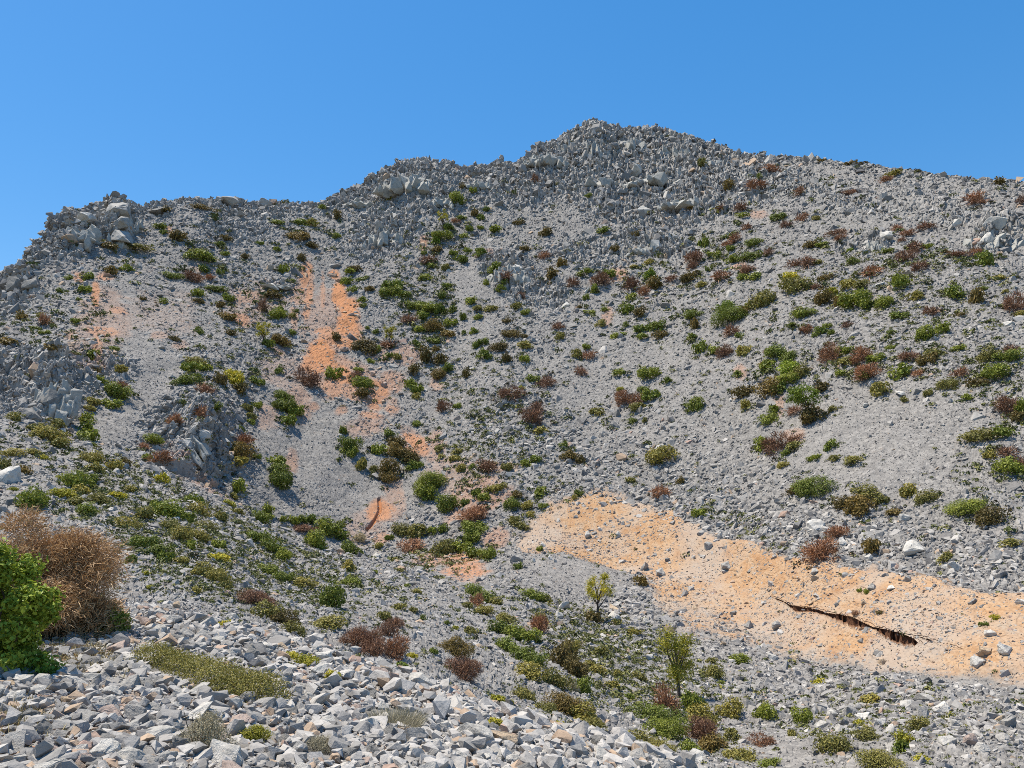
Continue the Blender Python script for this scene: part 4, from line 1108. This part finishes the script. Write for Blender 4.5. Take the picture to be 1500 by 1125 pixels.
def ground_cover():
    r = np.random.default_rng(9)
    w = W0 * (F['tuft'] ** 1.3 + .05) * (1 - .85 * F['fine']) * (1 - .9 * F['bank']) * (1 - .9 * F['crag']) * (F['t'] > 2.75)
    i, p, nm = pick(w, 11500)
    px = np.clip(r.lognormal(math.log(7.2), .42, len(i)), 2.5, 17)
    sz = px * F['d'][i] / FPX * .5
    tb0 = np.clip(r.beta(2.4, 2.2, len(i)), 0, 1)
    # scrappy growth round the foot of the shrubs
    xs, xz, xt = [], [], []
    for o_, de, u_, v_ in LAB:
        if 'shrub' not in de or v_ > 960:
            continue
        W_ = o_.scale[0]
        for q in range(int(r.integers(1, 3 if v_ > 700 and u_ < 700 else 5))):
            a = r.uniform(0, 6.283)
            g_, n_, _ = ground_at(u_ + math.cos(a) * W_ / np.linalg.norm(o_.location) * FPX * r.uniform(.8, 1.6), v_ + W_ / np.linalg.norm(o_.location) * FPX * (.25 + .8 * math.sin(a)))
            if abs(np.linalg.norm(g_) - np.linalg.norm(o_.location)) > 5 * W_ + 2:
                continue
            xs.append(g_)
            xz.append(W_ * r.uniform(.14, .42))
            xt.append({'dark': .3, 'brig': .45, 'oliv': .55, 'yell': .8, 'dry ': .08, 'brow': .2, 'silv': .6}.get(de.split(' shrub')[0].split(' ', 2)[-1].replace('spreading ', '')[:4], .4) + r.normal(0, .1))
    p = np.concatenate([p, np.array(xs)])
    sz = np.concatenate([sz, np.array(xz)])
    tb0 = np.clip(np.concatenate([tb0, np.array(xt)]), 0, 1)
    i = np.arange(len(p))
    L_ = 34
    n = len(i) * L_
    d = unit(r.normal(0, 1, (n, 3)) + [0, 0, .45])
    S = np.repeat(sz, L_)
    st = np.repeat(np.stack([r.uniform(.8, 1.5, len(i)), r.uniform(.8, 1.3, len(i)), r.uniform(.5, .95, len(i))], -1), L_, 0)
    c = np.repeat(p, L_, 0) + d * st * (S * r.uniform(.5, 1., n))[:, None]
    v, f = leaf_quads(c, unit(d + r.normal(0, .5, (n, 3))), S * r.uniform(.35, .75, n), .6, r)
    tb = np.repeat(tb0, L_)
    o = new_mesh_obj('ground_cover', v, f, [cover_material()], {'tone': np.repeat(np.clip(tb + r.normal(0, .09, n), 0, 1), 4)})
    o['kind'] = 'stuff'
    # bleached grass below the big bushes
    n = 5200
    w = W0 * np.exp(-blob(F['u'], F['v'], 112, 962, 52, 20, 8) ** 2) + .6 * W0 * np.exp(-blob(F['u'], F['v'], 25, 1062, 50, 20, 0) ** 2)
    i, p, nm = pick(w, n)
    d = unit(r.normal(0, .5, (n, 3)) + [0, 0, 1])
    ln = r.uniform(.03, .10, n)
    v, f = twig_quads(p, d, ln, ln * .035, r)
    k = NT_('bleached_grass')
    k.set(k.b.inputs['Base Color'], k.ramp(k.attr('tone'), [(0., (.17, .14, .05)), (.6, (.40, .30, .12)), (1., (.55, .44, .22))]))
    o = new_mesh_obj('dry_grass', v, f, [k.m], {'tone': np.repeat(r.random(n), 6)})
    o['kind'] = 'stuff'


ground_cover()

# ------------------------------------------------------------------ boulders and the larger stones, each its own thing
ROCK_HI = []
for q in range(18):
    v, f = hull(random.choice((13, 16, 20)), 1, random.uniform(.7, 1), random.uniform(.55, .95), 700 + q, bev=.035, cuts=2)
    v = (v - (v.max(0) + v.min(0)) / 2) / ((v.max(0) - v.min(0)) / 2)
    ob = new_mesh_obj('boulder', v, f, [M_single])
    ROCK_HI.append(ob.data)
    bpy.data.objects.remove(ob)
RCOL = {'dark grey': (0.206, 0.197, 0.180), 'grey': (0.340, 0.321, 0.290), 'pale grey': (0.453, 0.428, 0.382), 'whitish': (0.546, 0.512, 0.453), 'tan': (0.474, 0.358, 0.241), 'pinkish': (0.412, 0.318, 0.264)}


def place_rock(u, v, w, h, tint, name='boulder', where=''):
    p, nm, _ = ground_at(u, v + .22 * h)
    m = float(np.linalg.norm(p)) / FPX
    o = bpy.data.objects.new(name, random.choice(ROCK_HI))
    COL.objects.link(o)
    sx, sz = w * .5 * m, h * .5 * m
    o.scale = (sx, sx * random.uniform(.75, 1.05), sz * 1.08)
    o.location = Vector(p) + Vector((0, 0, sz * .32))
    o.rotation_euler = (random.uniform(-.22, .22), random.uniform(-.3, .3), random.choice((0, math.pi)) + random.uniform(-.45, .45))
    c = RCOL[tint]
    j = random.uniform(.92, 1.08)
    o.color = (c[0] * j, c[1] * j, c[2] * j, 1)
    o['category'] = 'rock'
    o['group'] = 'loose stones around the viewer' if name == 'stone' else 'boulders on the slopes'
    ar = w / h
    size = ('big' if w > 27 else 'mid-sized' if w > 15 else 'small') if name == 'boulder' else ('big' if w > 44 else 'small' if w < 27 else 'mid-sized')
    shape = 'slab-like' if ar > 1.7 else 'upright' if ar < .85 else 'blocky' if ar < 1.2 else 'angular'
    LAB.append([o, f'{size} {shape} {tint} {"boulder" if name == "boulder" else "stone"}', u, v])
    SPOTS.append((u, v, w * .5, h * .5))
    return o


BLD = [
(1000, 450, "980,1062,80,65,w;570,960,75,55,w;940,925,50,35,p;685,1030,40,35,w;795,1100,40,30,p;945,375,45,20,w;785,430,30,18,w"),
(1000, 750, "105,150,35,40,g;185,240,45,36,g;285,500,40,40,g;405,497,45,40,g;330,597,26,22,w;865,660,36,30,t;1063,738,40,30,d;1310,620,48,45,t;1275,660,48,45,p;1407,608,48,48,p;1340,535,38,30,w;1472,398,28,25,w;1115,243,30,25,w;1160,245,45,45,w;568,293,25,30,t;55,420,22,20,t;1060,830,65,50,g;730,885,60,55,g;650,890,50,40,p;690,930,60,50,d;610,945,60,50,p;710,960,60,45,p;1140,870,65,40,w;870,935,50,45,w;790,905,60,35,w;1390,910,50,40,t;1440,930,50,65,g;1055,890,40,60,g;395,635,50,40,p;490,645,40,28,t;180,582,28,22,t;290,850,50,45,d;1280,1010,60,60,k;50,1085,80,60,w;965,295,35,25,g;900,335,32,18,w;822,330,35,30,g;660,408,20,18,d;780,397,24,18,t;570,262,32,26,g;150,105,22,30,p;1330,1040,50,40,w;920,960,40,40,p;1180,1010,60,40,p;1420,1000,60,40,g;1330,890,50,36,d;985,850,50,36,p;770,860,40,36,g;1210,930,50,30,p"),
(500, 750, "768,212,50,45,g;970,415,65,50,w;1330,242,32,45,g;1405,268,42,34,g;915,203,22,25,w;885,145,25,20,w;1217,100,28,32,p;1137,75,22,18,w;1085,100,28,35,p;1465,450,30,25,d;1450,510,40,35,g;1200,425,55,40,t;1195,460,60,45,p;1340,485,35,40,p;840,215,20,25,w;932,215,20,22,w;1432,210,22,18,d;380,290,32,22,w;155,190,45,25,p;1345,640,50,35,p;1250,640,35,25,g;960,455,35,30,p;595,590,35,22,t;1198,890,30,25,w;1205,412,50,30,g"),
(500, 160, "1080,795,30,30,w;770,700,60,40,w;1330,445,60,40,p;985,862,40,26,w;1380,600,60,60,p;1290,270,60,50,p"),
(1000, 160, "865,775,50,24,w;1205,505,34,40,w;1370,500,60,50,w;1340,570,50,50,w;1430,945,50,22,w;815,590,40,34,g;905,552,46,34,w;865,585,30,24,p"),
(0, 160, "140,775,62,60,d;525,565,90,60,g;700,450,72,40,d;520,440,90,60,g;530,500,60,50,g;205,1036,50,30,d;60,770,60,60,d;1010,405,74,40,g;1165,415,60,36,g;1190,780,80,30,w;350,480,80,40,p"),
(0, 450, "30,745,90,80,w;770,1045,50,30,g;120,850,50,36,w;730,400,50,30,d;200,400,80,70,d;130,470,60,60,d;1000,560,40,24,w;770,600,50,34,p;840,560,60,40,p"),
(0, 750, "1100,620,75,70,d;1400,700,65,65,w;1165,850,90,60,g;1080,825,80,60,d;580,650,90,45,p;770,675,70,45,p;725,478,100,45,g;820,535,60,50,g;612,490,60,55,k;300,510,90,50,g;325,555,60,40,p;780,412,35,35,t;1020,465,60,40,p;870,790,80,50,p;590,890,80,70,g;170,970,90,80,d;175,850,90,60,g;420,860,80,50,p;320,965,60,50,g;700,990,140,80,p;580,1035,90,60,g;560,1080,120,70,p;790,1040,80,100,d;870,895,110,70,w;985,1080,170,90,p;470,960,50,50,g;430,980,60,50,d;720,1080,70,50,p;1260,1010,80,60,d;1120,1035,50,45,p;235,690,70,40,w;60,820,70,50,w;1310,1040,70,50,g;480,1000,90,40,d;200,1050,100,40,k;70,1090,80,40,p;1020,850,80,60,p;1060,915,110,40,k;640,760,80,40,d;150,705,110,36,g;1440,930,110,60,p"),
(500, 750, "580,990,150,100,p;705,1000,130,80,t;100,935,110,60,w;215,975,80,70,d;310,985,120,80,g;1090,1035,50,45,t;400,1075,60,60,g;330,820,50,70,w;60,610,70,50,p;180,660,60,40,p;520,1080,90,60,p;1180,1085,150,80,p;1300,1080,90,50,g;900,1060,80,50,p;270,840,90,50,w;130,1060,100,70,d;660,950,80,40,d;450,950,70,60,w;820,970,70,40,p;960,990,60,50,w;1060,980,70,50,p;200,900,80,36,w;30,1070,70,60,d;620,1090,80,50,w;760,1090,90,50,p;480,870,80,40,p;560,890,70,40,g;380,860,60,44,w"),
]
TK = dict(w='whitish', p='pale grey', g='grey', d='dark grey', t='tan', k='pinkish')
nst = 0
for x0, y0, txt in BLD:
    for it in txt.split(';'):
        x, y, w, h, k = it.strip().split(',')
        u, v = x0 + float(x) / 3, y0 + float(y) / 3
        near = ground_at(u, v)[2][0] < np.searchsorted(ts, 2.7)
        place_rock(u, v, float(w) / 3, float(h) / 3, TK[k], 'stone' if near else 'boulder')
        nst += near
rt = np.searchsorted(ts, 2.35)
tries = 0
while nst < 290 and tries < 9000:
    tries += 1
    u = random.uniform(-10, 1080)
    v = random.uniform(np.interp(u, [0, 150, 300, 450, 600, 750, 900, 1050], [960, 885, 905, 935, 980, 1040, 1085, 1120]), 1140)
    w = random.choice((1, 1, 1.5)) * random.uniform(15, 29)
    h = w * random.uniform(.5, .85)
    if any(abs(u - a) < (w * .5 + b) * .8 and abs(v - c) < (h * .5 + d_) * .8 for a, c, b, d_ in SPOTS):
        continue
    if ground_at(u, v)[2][0] > rt:
        continue
    place_rock(u, v, w, h, random.choices(['dark grey', 'grey', 'pale grey', 'whitish', 'tan', 'pinkish'], [2.4, 4, 4, 2.4, .7, .8])[0], 'stone')
    nst += 1

# ------------------------------------------------------------------ the undercut gashes in the earth bank
def gash(tab, label, seed):
    r = np.random.default_rng(seed)
    tu, tv, tw = np.array(tab, float).T
    tw = tw * 1.55
    n = max(8, int((tu[-1] - tu[0]) / 1.1))
    uu = np.linspace(tu[0], tu[-1], n)
    vc_, ww = np.interp(uu, tu, tv), np.interp(uu, tu, tw)
    rows = []
    for u, v, w in zip(uu, vc_, ww):
        hw = w * .5
        jt, jb = .1 + w * .16 * math.sin(u * .55 + 2 * math.sin(u * .23)) * (.5 + .5 * r.random()), w * .12 * math.sin(u * .41 + 1.5 * math.sin(u * .31)) + r.normal(0, .04) * w
        up, nm, _ = ground_at(u, v - hw - jt)
        u2, _, _ = ground_at(u, v - hw - jt - 2.2)
        lo, nl, _ = ground_at(u, v + hw + jb)
        l2, _, _ = ground_at(u, v + hw + jb + 2.)
        m = float(np.linalg.norm(up)) / FPX
        cut = min(.22, .05 + w * m * .25)
        foot = np.array([up[0], up[1] + cut, min(lo[2], up[2] - .03) - .06 * w * m])
        rows.append([u2 - nm * .04, up + nm * (.03 + .03 * r.random()), up + np.array([0, cut * .8, -.04]) + r.normal(0, .01, 3), (up + foot) * .5 + np.array([0, cut * .6, 0]) + r.normal(0, .012, 3),
                     foot + r.normal(0, .012, 3), (foot * .5 + lo * .5) + np.array([0, 0, -.03]), lo + nl * .02, l2 - nl * .04])
    A = np.array(rows)
    k = A.shape[1]
    i = np.arange(n * k).reshape(n, k)
    f = np.stack([i[:-1, :-1], i[:-1, 1:], i[1:, 1:], i[1:, :-1]], -1).reshape(-1, 4)
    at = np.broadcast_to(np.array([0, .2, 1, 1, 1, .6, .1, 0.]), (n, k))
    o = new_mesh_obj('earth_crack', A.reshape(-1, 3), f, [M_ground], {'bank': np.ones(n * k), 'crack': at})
    o['category'] = 'crack'
    o['label'] = label


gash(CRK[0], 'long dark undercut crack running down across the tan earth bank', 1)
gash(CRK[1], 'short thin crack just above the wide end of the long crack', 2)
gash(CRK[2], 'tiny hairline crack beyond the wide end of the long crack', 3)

# ------------------------------------------------------------------ rock outcrops standing out of the scree
def outcrop(u, v, w, h, deep, label, seed, lean=0., fin=(.55, .5, .22), amp=1.):
    p, nm, _ = ground_at(u, v + .1 * h)
    m = float(np.linalg.norm(p)) / FPX
    r = np.random.default_rng(900 + seed)
    W_, D_, H_ = w * m, deep * m, h * m * 1.25
    parts = []
    flat = fin[2] > 1
    nb = 16 if flat else 34
    for q in range(nb):
        pv, pf = FIN_LO[int(r.integers(0, len(FIN_LO)))] if not flat else ROCK_LO[int(r.integers(0, len(ROCK_LO)))]
        x, t = r.uniform(-.5, .5), r.uniform(0, 1)
        size = np.array([r.uniform(.09, .2) * W_, r.uniform(.14, .3) * D_, r.uniform(.16, .34) * H_]) * (1.1 - .5 * (2 * x) ** 2)
        if flat:
            size *= [1.5, 1.2, .7]
        a = lean + r.normal(0, .12)
        c, s_ = math.cos(a), math.sin(a)
        bb = r.normal(0, .14)
        v = (pv * size) @ np.array([[math.cos(bb), math.sin(bb), 0], [-math.sin(bb), math.cos(bb), 0], [0, 0, 1]]) @ np.array([[c, 0, s_], [0, 1, 0], [-s_, 0, c]])
        parts.append((v + [x * W_, (t - .5) * D_ * .8, (t * .7 - .35 - .8 * x * x) * H_], pf))
    pv, pf = ROCK_LO[0]
    parts.append((pv * [.5 * W_, .5 * D_, .42 * H_] + [0, .15 * D_, -.15 * H_], pf))
    v, f = join(parts)
    tmp = new_mesh_obj('rock_outcrop', v, f, [M_outcrop])
    md = tmp.modifiers.new('weld', 'REMESH')
    md.mode = 'VOXEL'
    md.voxel_size = max(W_, H_) / 85
    bpy.context.view_layer.update()
    me = bpy.data.meshes.new_from_object(tmp.evaluated_get(bpy.context.evaluated_depsgraph_get()))
    bpy.data.objects.remove(tmp)
    if not me.materials:
        me.materials.append(M_outcrop)
    me.polygons.foreach_set('use_smooth', np.zeros(len(me.polygons), bool))
    o = bpy.data.objects.new('rock_outcrop', me)
    COL.objects.link(o)
    o.location = Vector(p) + Vector((0, 0, -.18 * h * m))
    o.rotation_euler = (-.2, 0, 0)
    o['category'] = 'rock outcrop'
    o['label'] = label


M_outcrop = single_rock_material()
M_outcrop.name = 'jointed_limestone'
for nd in M_outcrop.node_tree.nodes:
    if nd.bl_idname == 'ShaderNodeObjectInfo':
        for lk in list(nd.outputs['Color'].links):
            to = lk.to_socket
            M_outcrop.node_tree.links.remove(lk)
            to.default_value = (.35, .338, .30, 1)
outcrop(866, 208, 46, 44, 40, 'split grey cliff face on the summit with an upright crack', 1)
outcrop(602, 262, 84, 40, 60, 'blocky rock knob on the skyline left of the summit', 2)
outcrop(567, 336, 60, 40, 40, 'blocky buttress of upright rocks under the skyline knob', 3)
outcrop(745, 394, 62, 34, 40, 'small pale cliff band in mid slope above coarse scree', 4)
outcrop(962, 360, 84, 22, 30, 'low stepped cliff band below the summit slope', 5)
outcrop(1455, 344, 56, 40, 40, 'pale crag high on the slope near the picture edge', 6, lean=-.5)
outcrop(174, 320, 44, 38, 40, 'tallest dark block on the jagged ridge end', 7)
outcrop(178, 352, 28, 22, 24, 'dark overhanging block under the jagged ridge end', 8)
outcrop(112, 336, 60, 34, 40, 'grey broken crag at the outer corner of the ridge end', 9)
outcrop(48, 420, 26, 20, 24, 'dark knob on the falling ridge at the picture edge', 10)
outcrop(62, 580, 58, 64, 50, 'tall knobbly grey crag low at the picture edge', 11)
outcrop(262, 652, 46, 54, 50, 'broken spur of pale rock beside the smooth gravel chute', 12, lean=.6)
outcrop(1284, 358, 26, 20, 22, 'cluster of white upright blocks on the upper slope', 13)
for u_, v_, w_, h_, t_ in [(800, 226, 62, 26, 'stepped grey rock face on the skyline climbing to the summit'), (838, 206, 44, 26, 'blocky shoulder of rock just before the split summit cliff'),
                           (925, 204, 66, 28, 'broad grey rock face at the highest part of the skyline'), (985, 216, 64, 28, 'blocky rock face where the skyline starts to fall'), (1052, 234, 60, 24, 'last blocky rock step on the falling skyline'),
                           (955, 258, 84, 24, 'long grey rock ledge below the highest skyline'), (880, 262, 76, 24, 'long grey rock ledge below the split summit cliff'), (1010, 290, 80, 22, 'lower grey rock ledge under the falling skyline'),
                           (700, 264, 48, 20, 'low rock step in the dip between knob and summit'), (525, 292, 60, 18, 'low rock step on the skyline rising to the knob'), (640, 286, 50, 24, 'rock face beside the green strip in the notch')]:
    outcrop(u_, v_ + 4, w_, h_, w_ * .6, t_, int(u_) % 89 + 20, lean=random.uniform(-.2, .2))
outcrop(160, 540, 44, 14, 20, 'thin layered grey ledge beside the low crag', 14, fin=(.2, .4, 1.4))
outcrop(150, 560, 46, 13, 20, 'lower layered grey ledge beside the low crag', 15, fin=(.2, .4, 1.4))
outcrop(404, 416, 44, 13, 20, 'slanted grey slabs beside the slim orange streak', 16, lean=-.4, fin=(.2, .4, 1.4))

# ------------------------------------------------------------------ labels that single out
LM_TOP = [
 (872, 205, 'the split cliff face on the summit'), (960, 188, 'the highest skyline'), (620, 245, 'the rocky knob left of the summit'), (720, 255, 'the dip between knob and summit'),
 (565, 335, 'the blocky buttress under the knob'), (665, 295, 'the green strip in the notch'), (110, 335, 'the jagged ridge end'), (175, 320, 'the tall ridge-end blocks'), (330, 292, 'the low skyline hump'),
 (490, 395, 'the top of the orange streak'), (510, 455, 'the brightest orange streak'), (445, 405, 'the slim orange streak'), (470, 520, 'the bend of the orange streak'), (560, 590, 'the foot of the orange streak'),
 (555, 750, 'the curved orange scar'), (140, 425, 'the orange patches under the ridge end'), (190, 490, 'the smooth gravel chute'), (60, 560, 'the grey crag at the picture edge'), (180, 545, 'the layered grey ledges'),
 (265, 640, 'the rocky spur'), (330, 560, 'the top of the rocky spur'), (450, 660, 'the smooth gravel fan'), (690, 430, 'the narrow pale chute'), (745, 393, 'the small cliff band'), (960, 357, 'the cliff steps below the summit'),
 (1455, 342, 'the pale crag near the picture edge'), (1285, 355, 'the white upright blocks'), (1250, 235, 'the sloping skyline'), (1190, 600, 'the dark shrub with leaning tree'), (1072, 455, 'the big two-tone clump'), (1250, 440, 'the wide dark green thicket'),
 (1255, 525, 'the paired brown shrubs'), (1150, 545, 'the bright green clump'), (1130, 650, 'the brown shrub in a green clump'), (1190, 712, 'the lone broad green shrub'), (970, 665, 'the lone oval olive shrub'),
 (1250, 735, 'the joined brownish mounds'), (1405, 755, 'the green and brown pair'), (915, 580, 'the twin brown shrubs'), (770, 600, 'the brown shrubs on coarse scree'), (715, 680, 'the reddish shrub'), (535, 505, 'the dark mound by the orange streak'),
 (447, 553, 'the round brown shrub'), (412, 595, 'the green clump on gravel'), (405, 695, 'the tall green clump'), (595, 655, 'the dark string of shrubs'), (628, 705, 'the tall green shrub'), (695, 755, 'the big reddish mound'),
 (850, 718, 'the tip of the tan bank'), (1000, 770, 'the upper rim of the tan bank'), (1325, 803, 'the white block above the bank'), (1200, 808, 'the dry shrub on the bank rim'), (1200, 895, 'the black crack'), (1325, 935, 'the wide end of the crack'),
 (1440, 950, 'the blocks on the tan bank'), (940, 848, 'the dark hole in gravel'), (878, 880, 'the slender tree'), (823, 888, 'the white block in the gully'), (995, 975, 'the broad gully tree'), (785, 945, 'the long green thicket'), (820, 965, 'the dark bush in the thicket'),
 (670, 965, 'the two round brown bushes'), (545, 945, 'the wide dry bush'), (497, 877, 'the dark round bush'), (240, 760, 'the green thicket on the near slope'), (470, 775, 'the thicket at the slope foot'), (600, 800, 'the flat brown shrub'), (660, 805, 'the green row in the gully'),
 (1240, 1050, 'the boulder jumble'), (1420, 1040, 'the pale boulder field'), (1300, 1118, 'the grassy clump at the picture bottom'), (1050, 1060, 'the mixed thicket under the gully tree'), (400, 900, 'the brown-topped bush'), (60, 840, 'the tall straw-brown bush'),
 (15, 700, 'the white rock on the near slope'), (75, 635, 'the crest of the near slope'), (250, 700, 'the sandy trail'),
]
LM_NEAR = [
 (160, 920, 'the little bush on the stones'), (110, 962, 'the bleached grass'), (55, 930, 'the tall leafy bush'), (300, 990, 'the long olive cushion'), (292, 1080, 'the silver cushion'), (379, 1078, 'the bright yellow cushion'),
 (367, 957, 'the dark square-faced stone'), (467, 983, 'the white stone by yellow flowers'), (575, 1050, 'the grey grass tussock'), (725, 1060, 'the yellow flower cushion'), (690, 1082, 'the big flat-topped stone'), (863, 1097, 'the tan stone'),
 (545, 945, 'the wide dry bush'), (440, 965, 'the low yellow cushions'), (893, 1110, 'the pale stone on the rubble edge'), (235, 1080, 'the broad pale slab'), (60, 1080, 'the reddish grit'), (240, 905, 'the low pile of pale stones'), (670, 980, 'the round brown bush'), (810, 1030, 'the shrubs past the rubble edge'),
]
ORD = ['', 'leftmost', 'second', 'third', 'fourth', 'fifth', 'sixth', 'seventh', 'eighth', 'ninth', 'tenth', 'eleventh', 'twelfth']
used = {}
for rec in LAB:
    o, desc, u, v = rec
    lms = LM_NEAR if o.name.startswith('stone') else LM_TOP
    cand = sorted((math.hypot(u - a, (v - b) * 1.1), a, b, nme) for a, b, nme in lms)[:4]
    best = None
    for rank, (dd, a, b, nme) in enumerate(cand):
        dx, dy = u - a, v - b
        if dd < 12:
            rel = 'at'
        elif abs(dx) > 1.6 * abs(dy):
            rel = 'left of' if dx < 0 else 'right of'
        elif abs(dy) > 1.6 * abs(dx):
            rel = 'above' if dy < 0 else 'below'
        else:
            rel = ('above' if dy < 0 else 'below') + (' and left of' if dx < 0 else ' and right of')
        lab = f'{desc} {rel} {nme}'
        cost = len(used.get(lab, ())) * 2 + rank * .7 + max(0, dd / cand[0][0] - 1.8 if cand[0][0] > 1 else 0) + 3 * max(0, len(lab.split()) - 13)
        if best is None or cost < best[0]:
            best = (cost, lab)
    used.setdefault(best[1], []).append(rec)
for lab, recs in used.items():
    recs.sort(key=lambda q: q[2])
    for n_, rec in enumerate(recs):
        txt = lab
        if len(recs) == 2:
            txt += (', leftmost', ', rightmost')[n_]
        elif len(recs) > 2:
            txt += ', leftmost' if n_ == 0 else ', rightmost' if n_ == len(recs) - 1 else f', {ORD[min(n_ + 1, 12)]} from left'
        rec[0]['label'] = txt
print('labels', len(LAB), 'distinct', len({r[0]['label'] for r in LAB}), 'longest', max(len(r[0]['label'].split()) for r in LAB), 'largest set', max(len(r) for r in used.values()), 'stones', nst)

# ------------------------------------------------------------------ camera, light, sky
cam = bpy.data.cameras.new('camera')
cam.sensor_fit = 'HORIZONTAL'
cam.sensor_width = 36
cam.lens = 36 * FPX / 1500
cam.clip_end = 5000
cam.clip_start = .05
co = bpy.data.objects.new('camera', cam)
co.rotation_euler = (math.pi / 2 + PITCH, 0, 0)
COL.objects.link(co)
SC.camera = co

SUN_EL, SUN_AZ = math.radians(67), math.radians(-66)      # azimuth from +Y towards +X
sd = Vector((math.cos(SUN_EL) * math.sin(SUN_AZ), math.cos(SUN_EL) * math.cos(SUN_AZ), math.sin(SUN_EL)))
L = bpy.data.lights.new('sun', 'SUN')
L.energy = 5
L.angle = math.radians(.53)
L.color = (1, .925, .80)
lo = bpy.data.objects.new('sun', L)
lo.rotation_euler = sd.to_track_quat('Z', 'Y').to_euler()
COL.objects.link(lo)

wd = bpy.data.worlds.new('World')
SC.world = wd
wd.use_nodes = True
wt = wd.node_tree
bg = wt.nodes['Background']
sky = wt.nodes.new('ShaderNodeTexSky')
sky.sky_type = 'NISHITA'
sky.sun_disc = False
sky.sun_elevation = SUN_EL
sky.sun_rotation = SUN_AZ
sky.altitude = 500
sky.air_density = 1.0
sky.dust_density = .3
sky.ozone_density = 4.
gm = wt.nodes.new('ShaderNodeGamma')
gm.inputs[1].default_value = .56
wt.links.new(sky.outputs[0], gm.inputs[0])
hs = wt.nodes.new('ShaderNodeHueSaturation')
hs.inputs['Saturation'].default_value = 1.82
hs.inputs['Value'].default_value = 1.58
hs.inputs['Hue'].default_value = .5045
wt.links.new(gm.outputs[0], hs.inputs['Color'])
wt.links.new(hs.outputs[0], bg.inputs[0])
bg.inputs[1].default_value = .15
vs = SC.view_settings
vs.view_transform = 'Standard'
vs.look = 'None'
vs.exposure = 0.55
vs.gamma = 1
vs.use_curve_mapping = False
SC.cycles.use_denoising = False
SC.cycles.filter_width = .9
SC.cycles.max_bounces = 5
SC.cycles.diffuse_bounces = 3
SC.cycles.transparent_max_bounces = 4
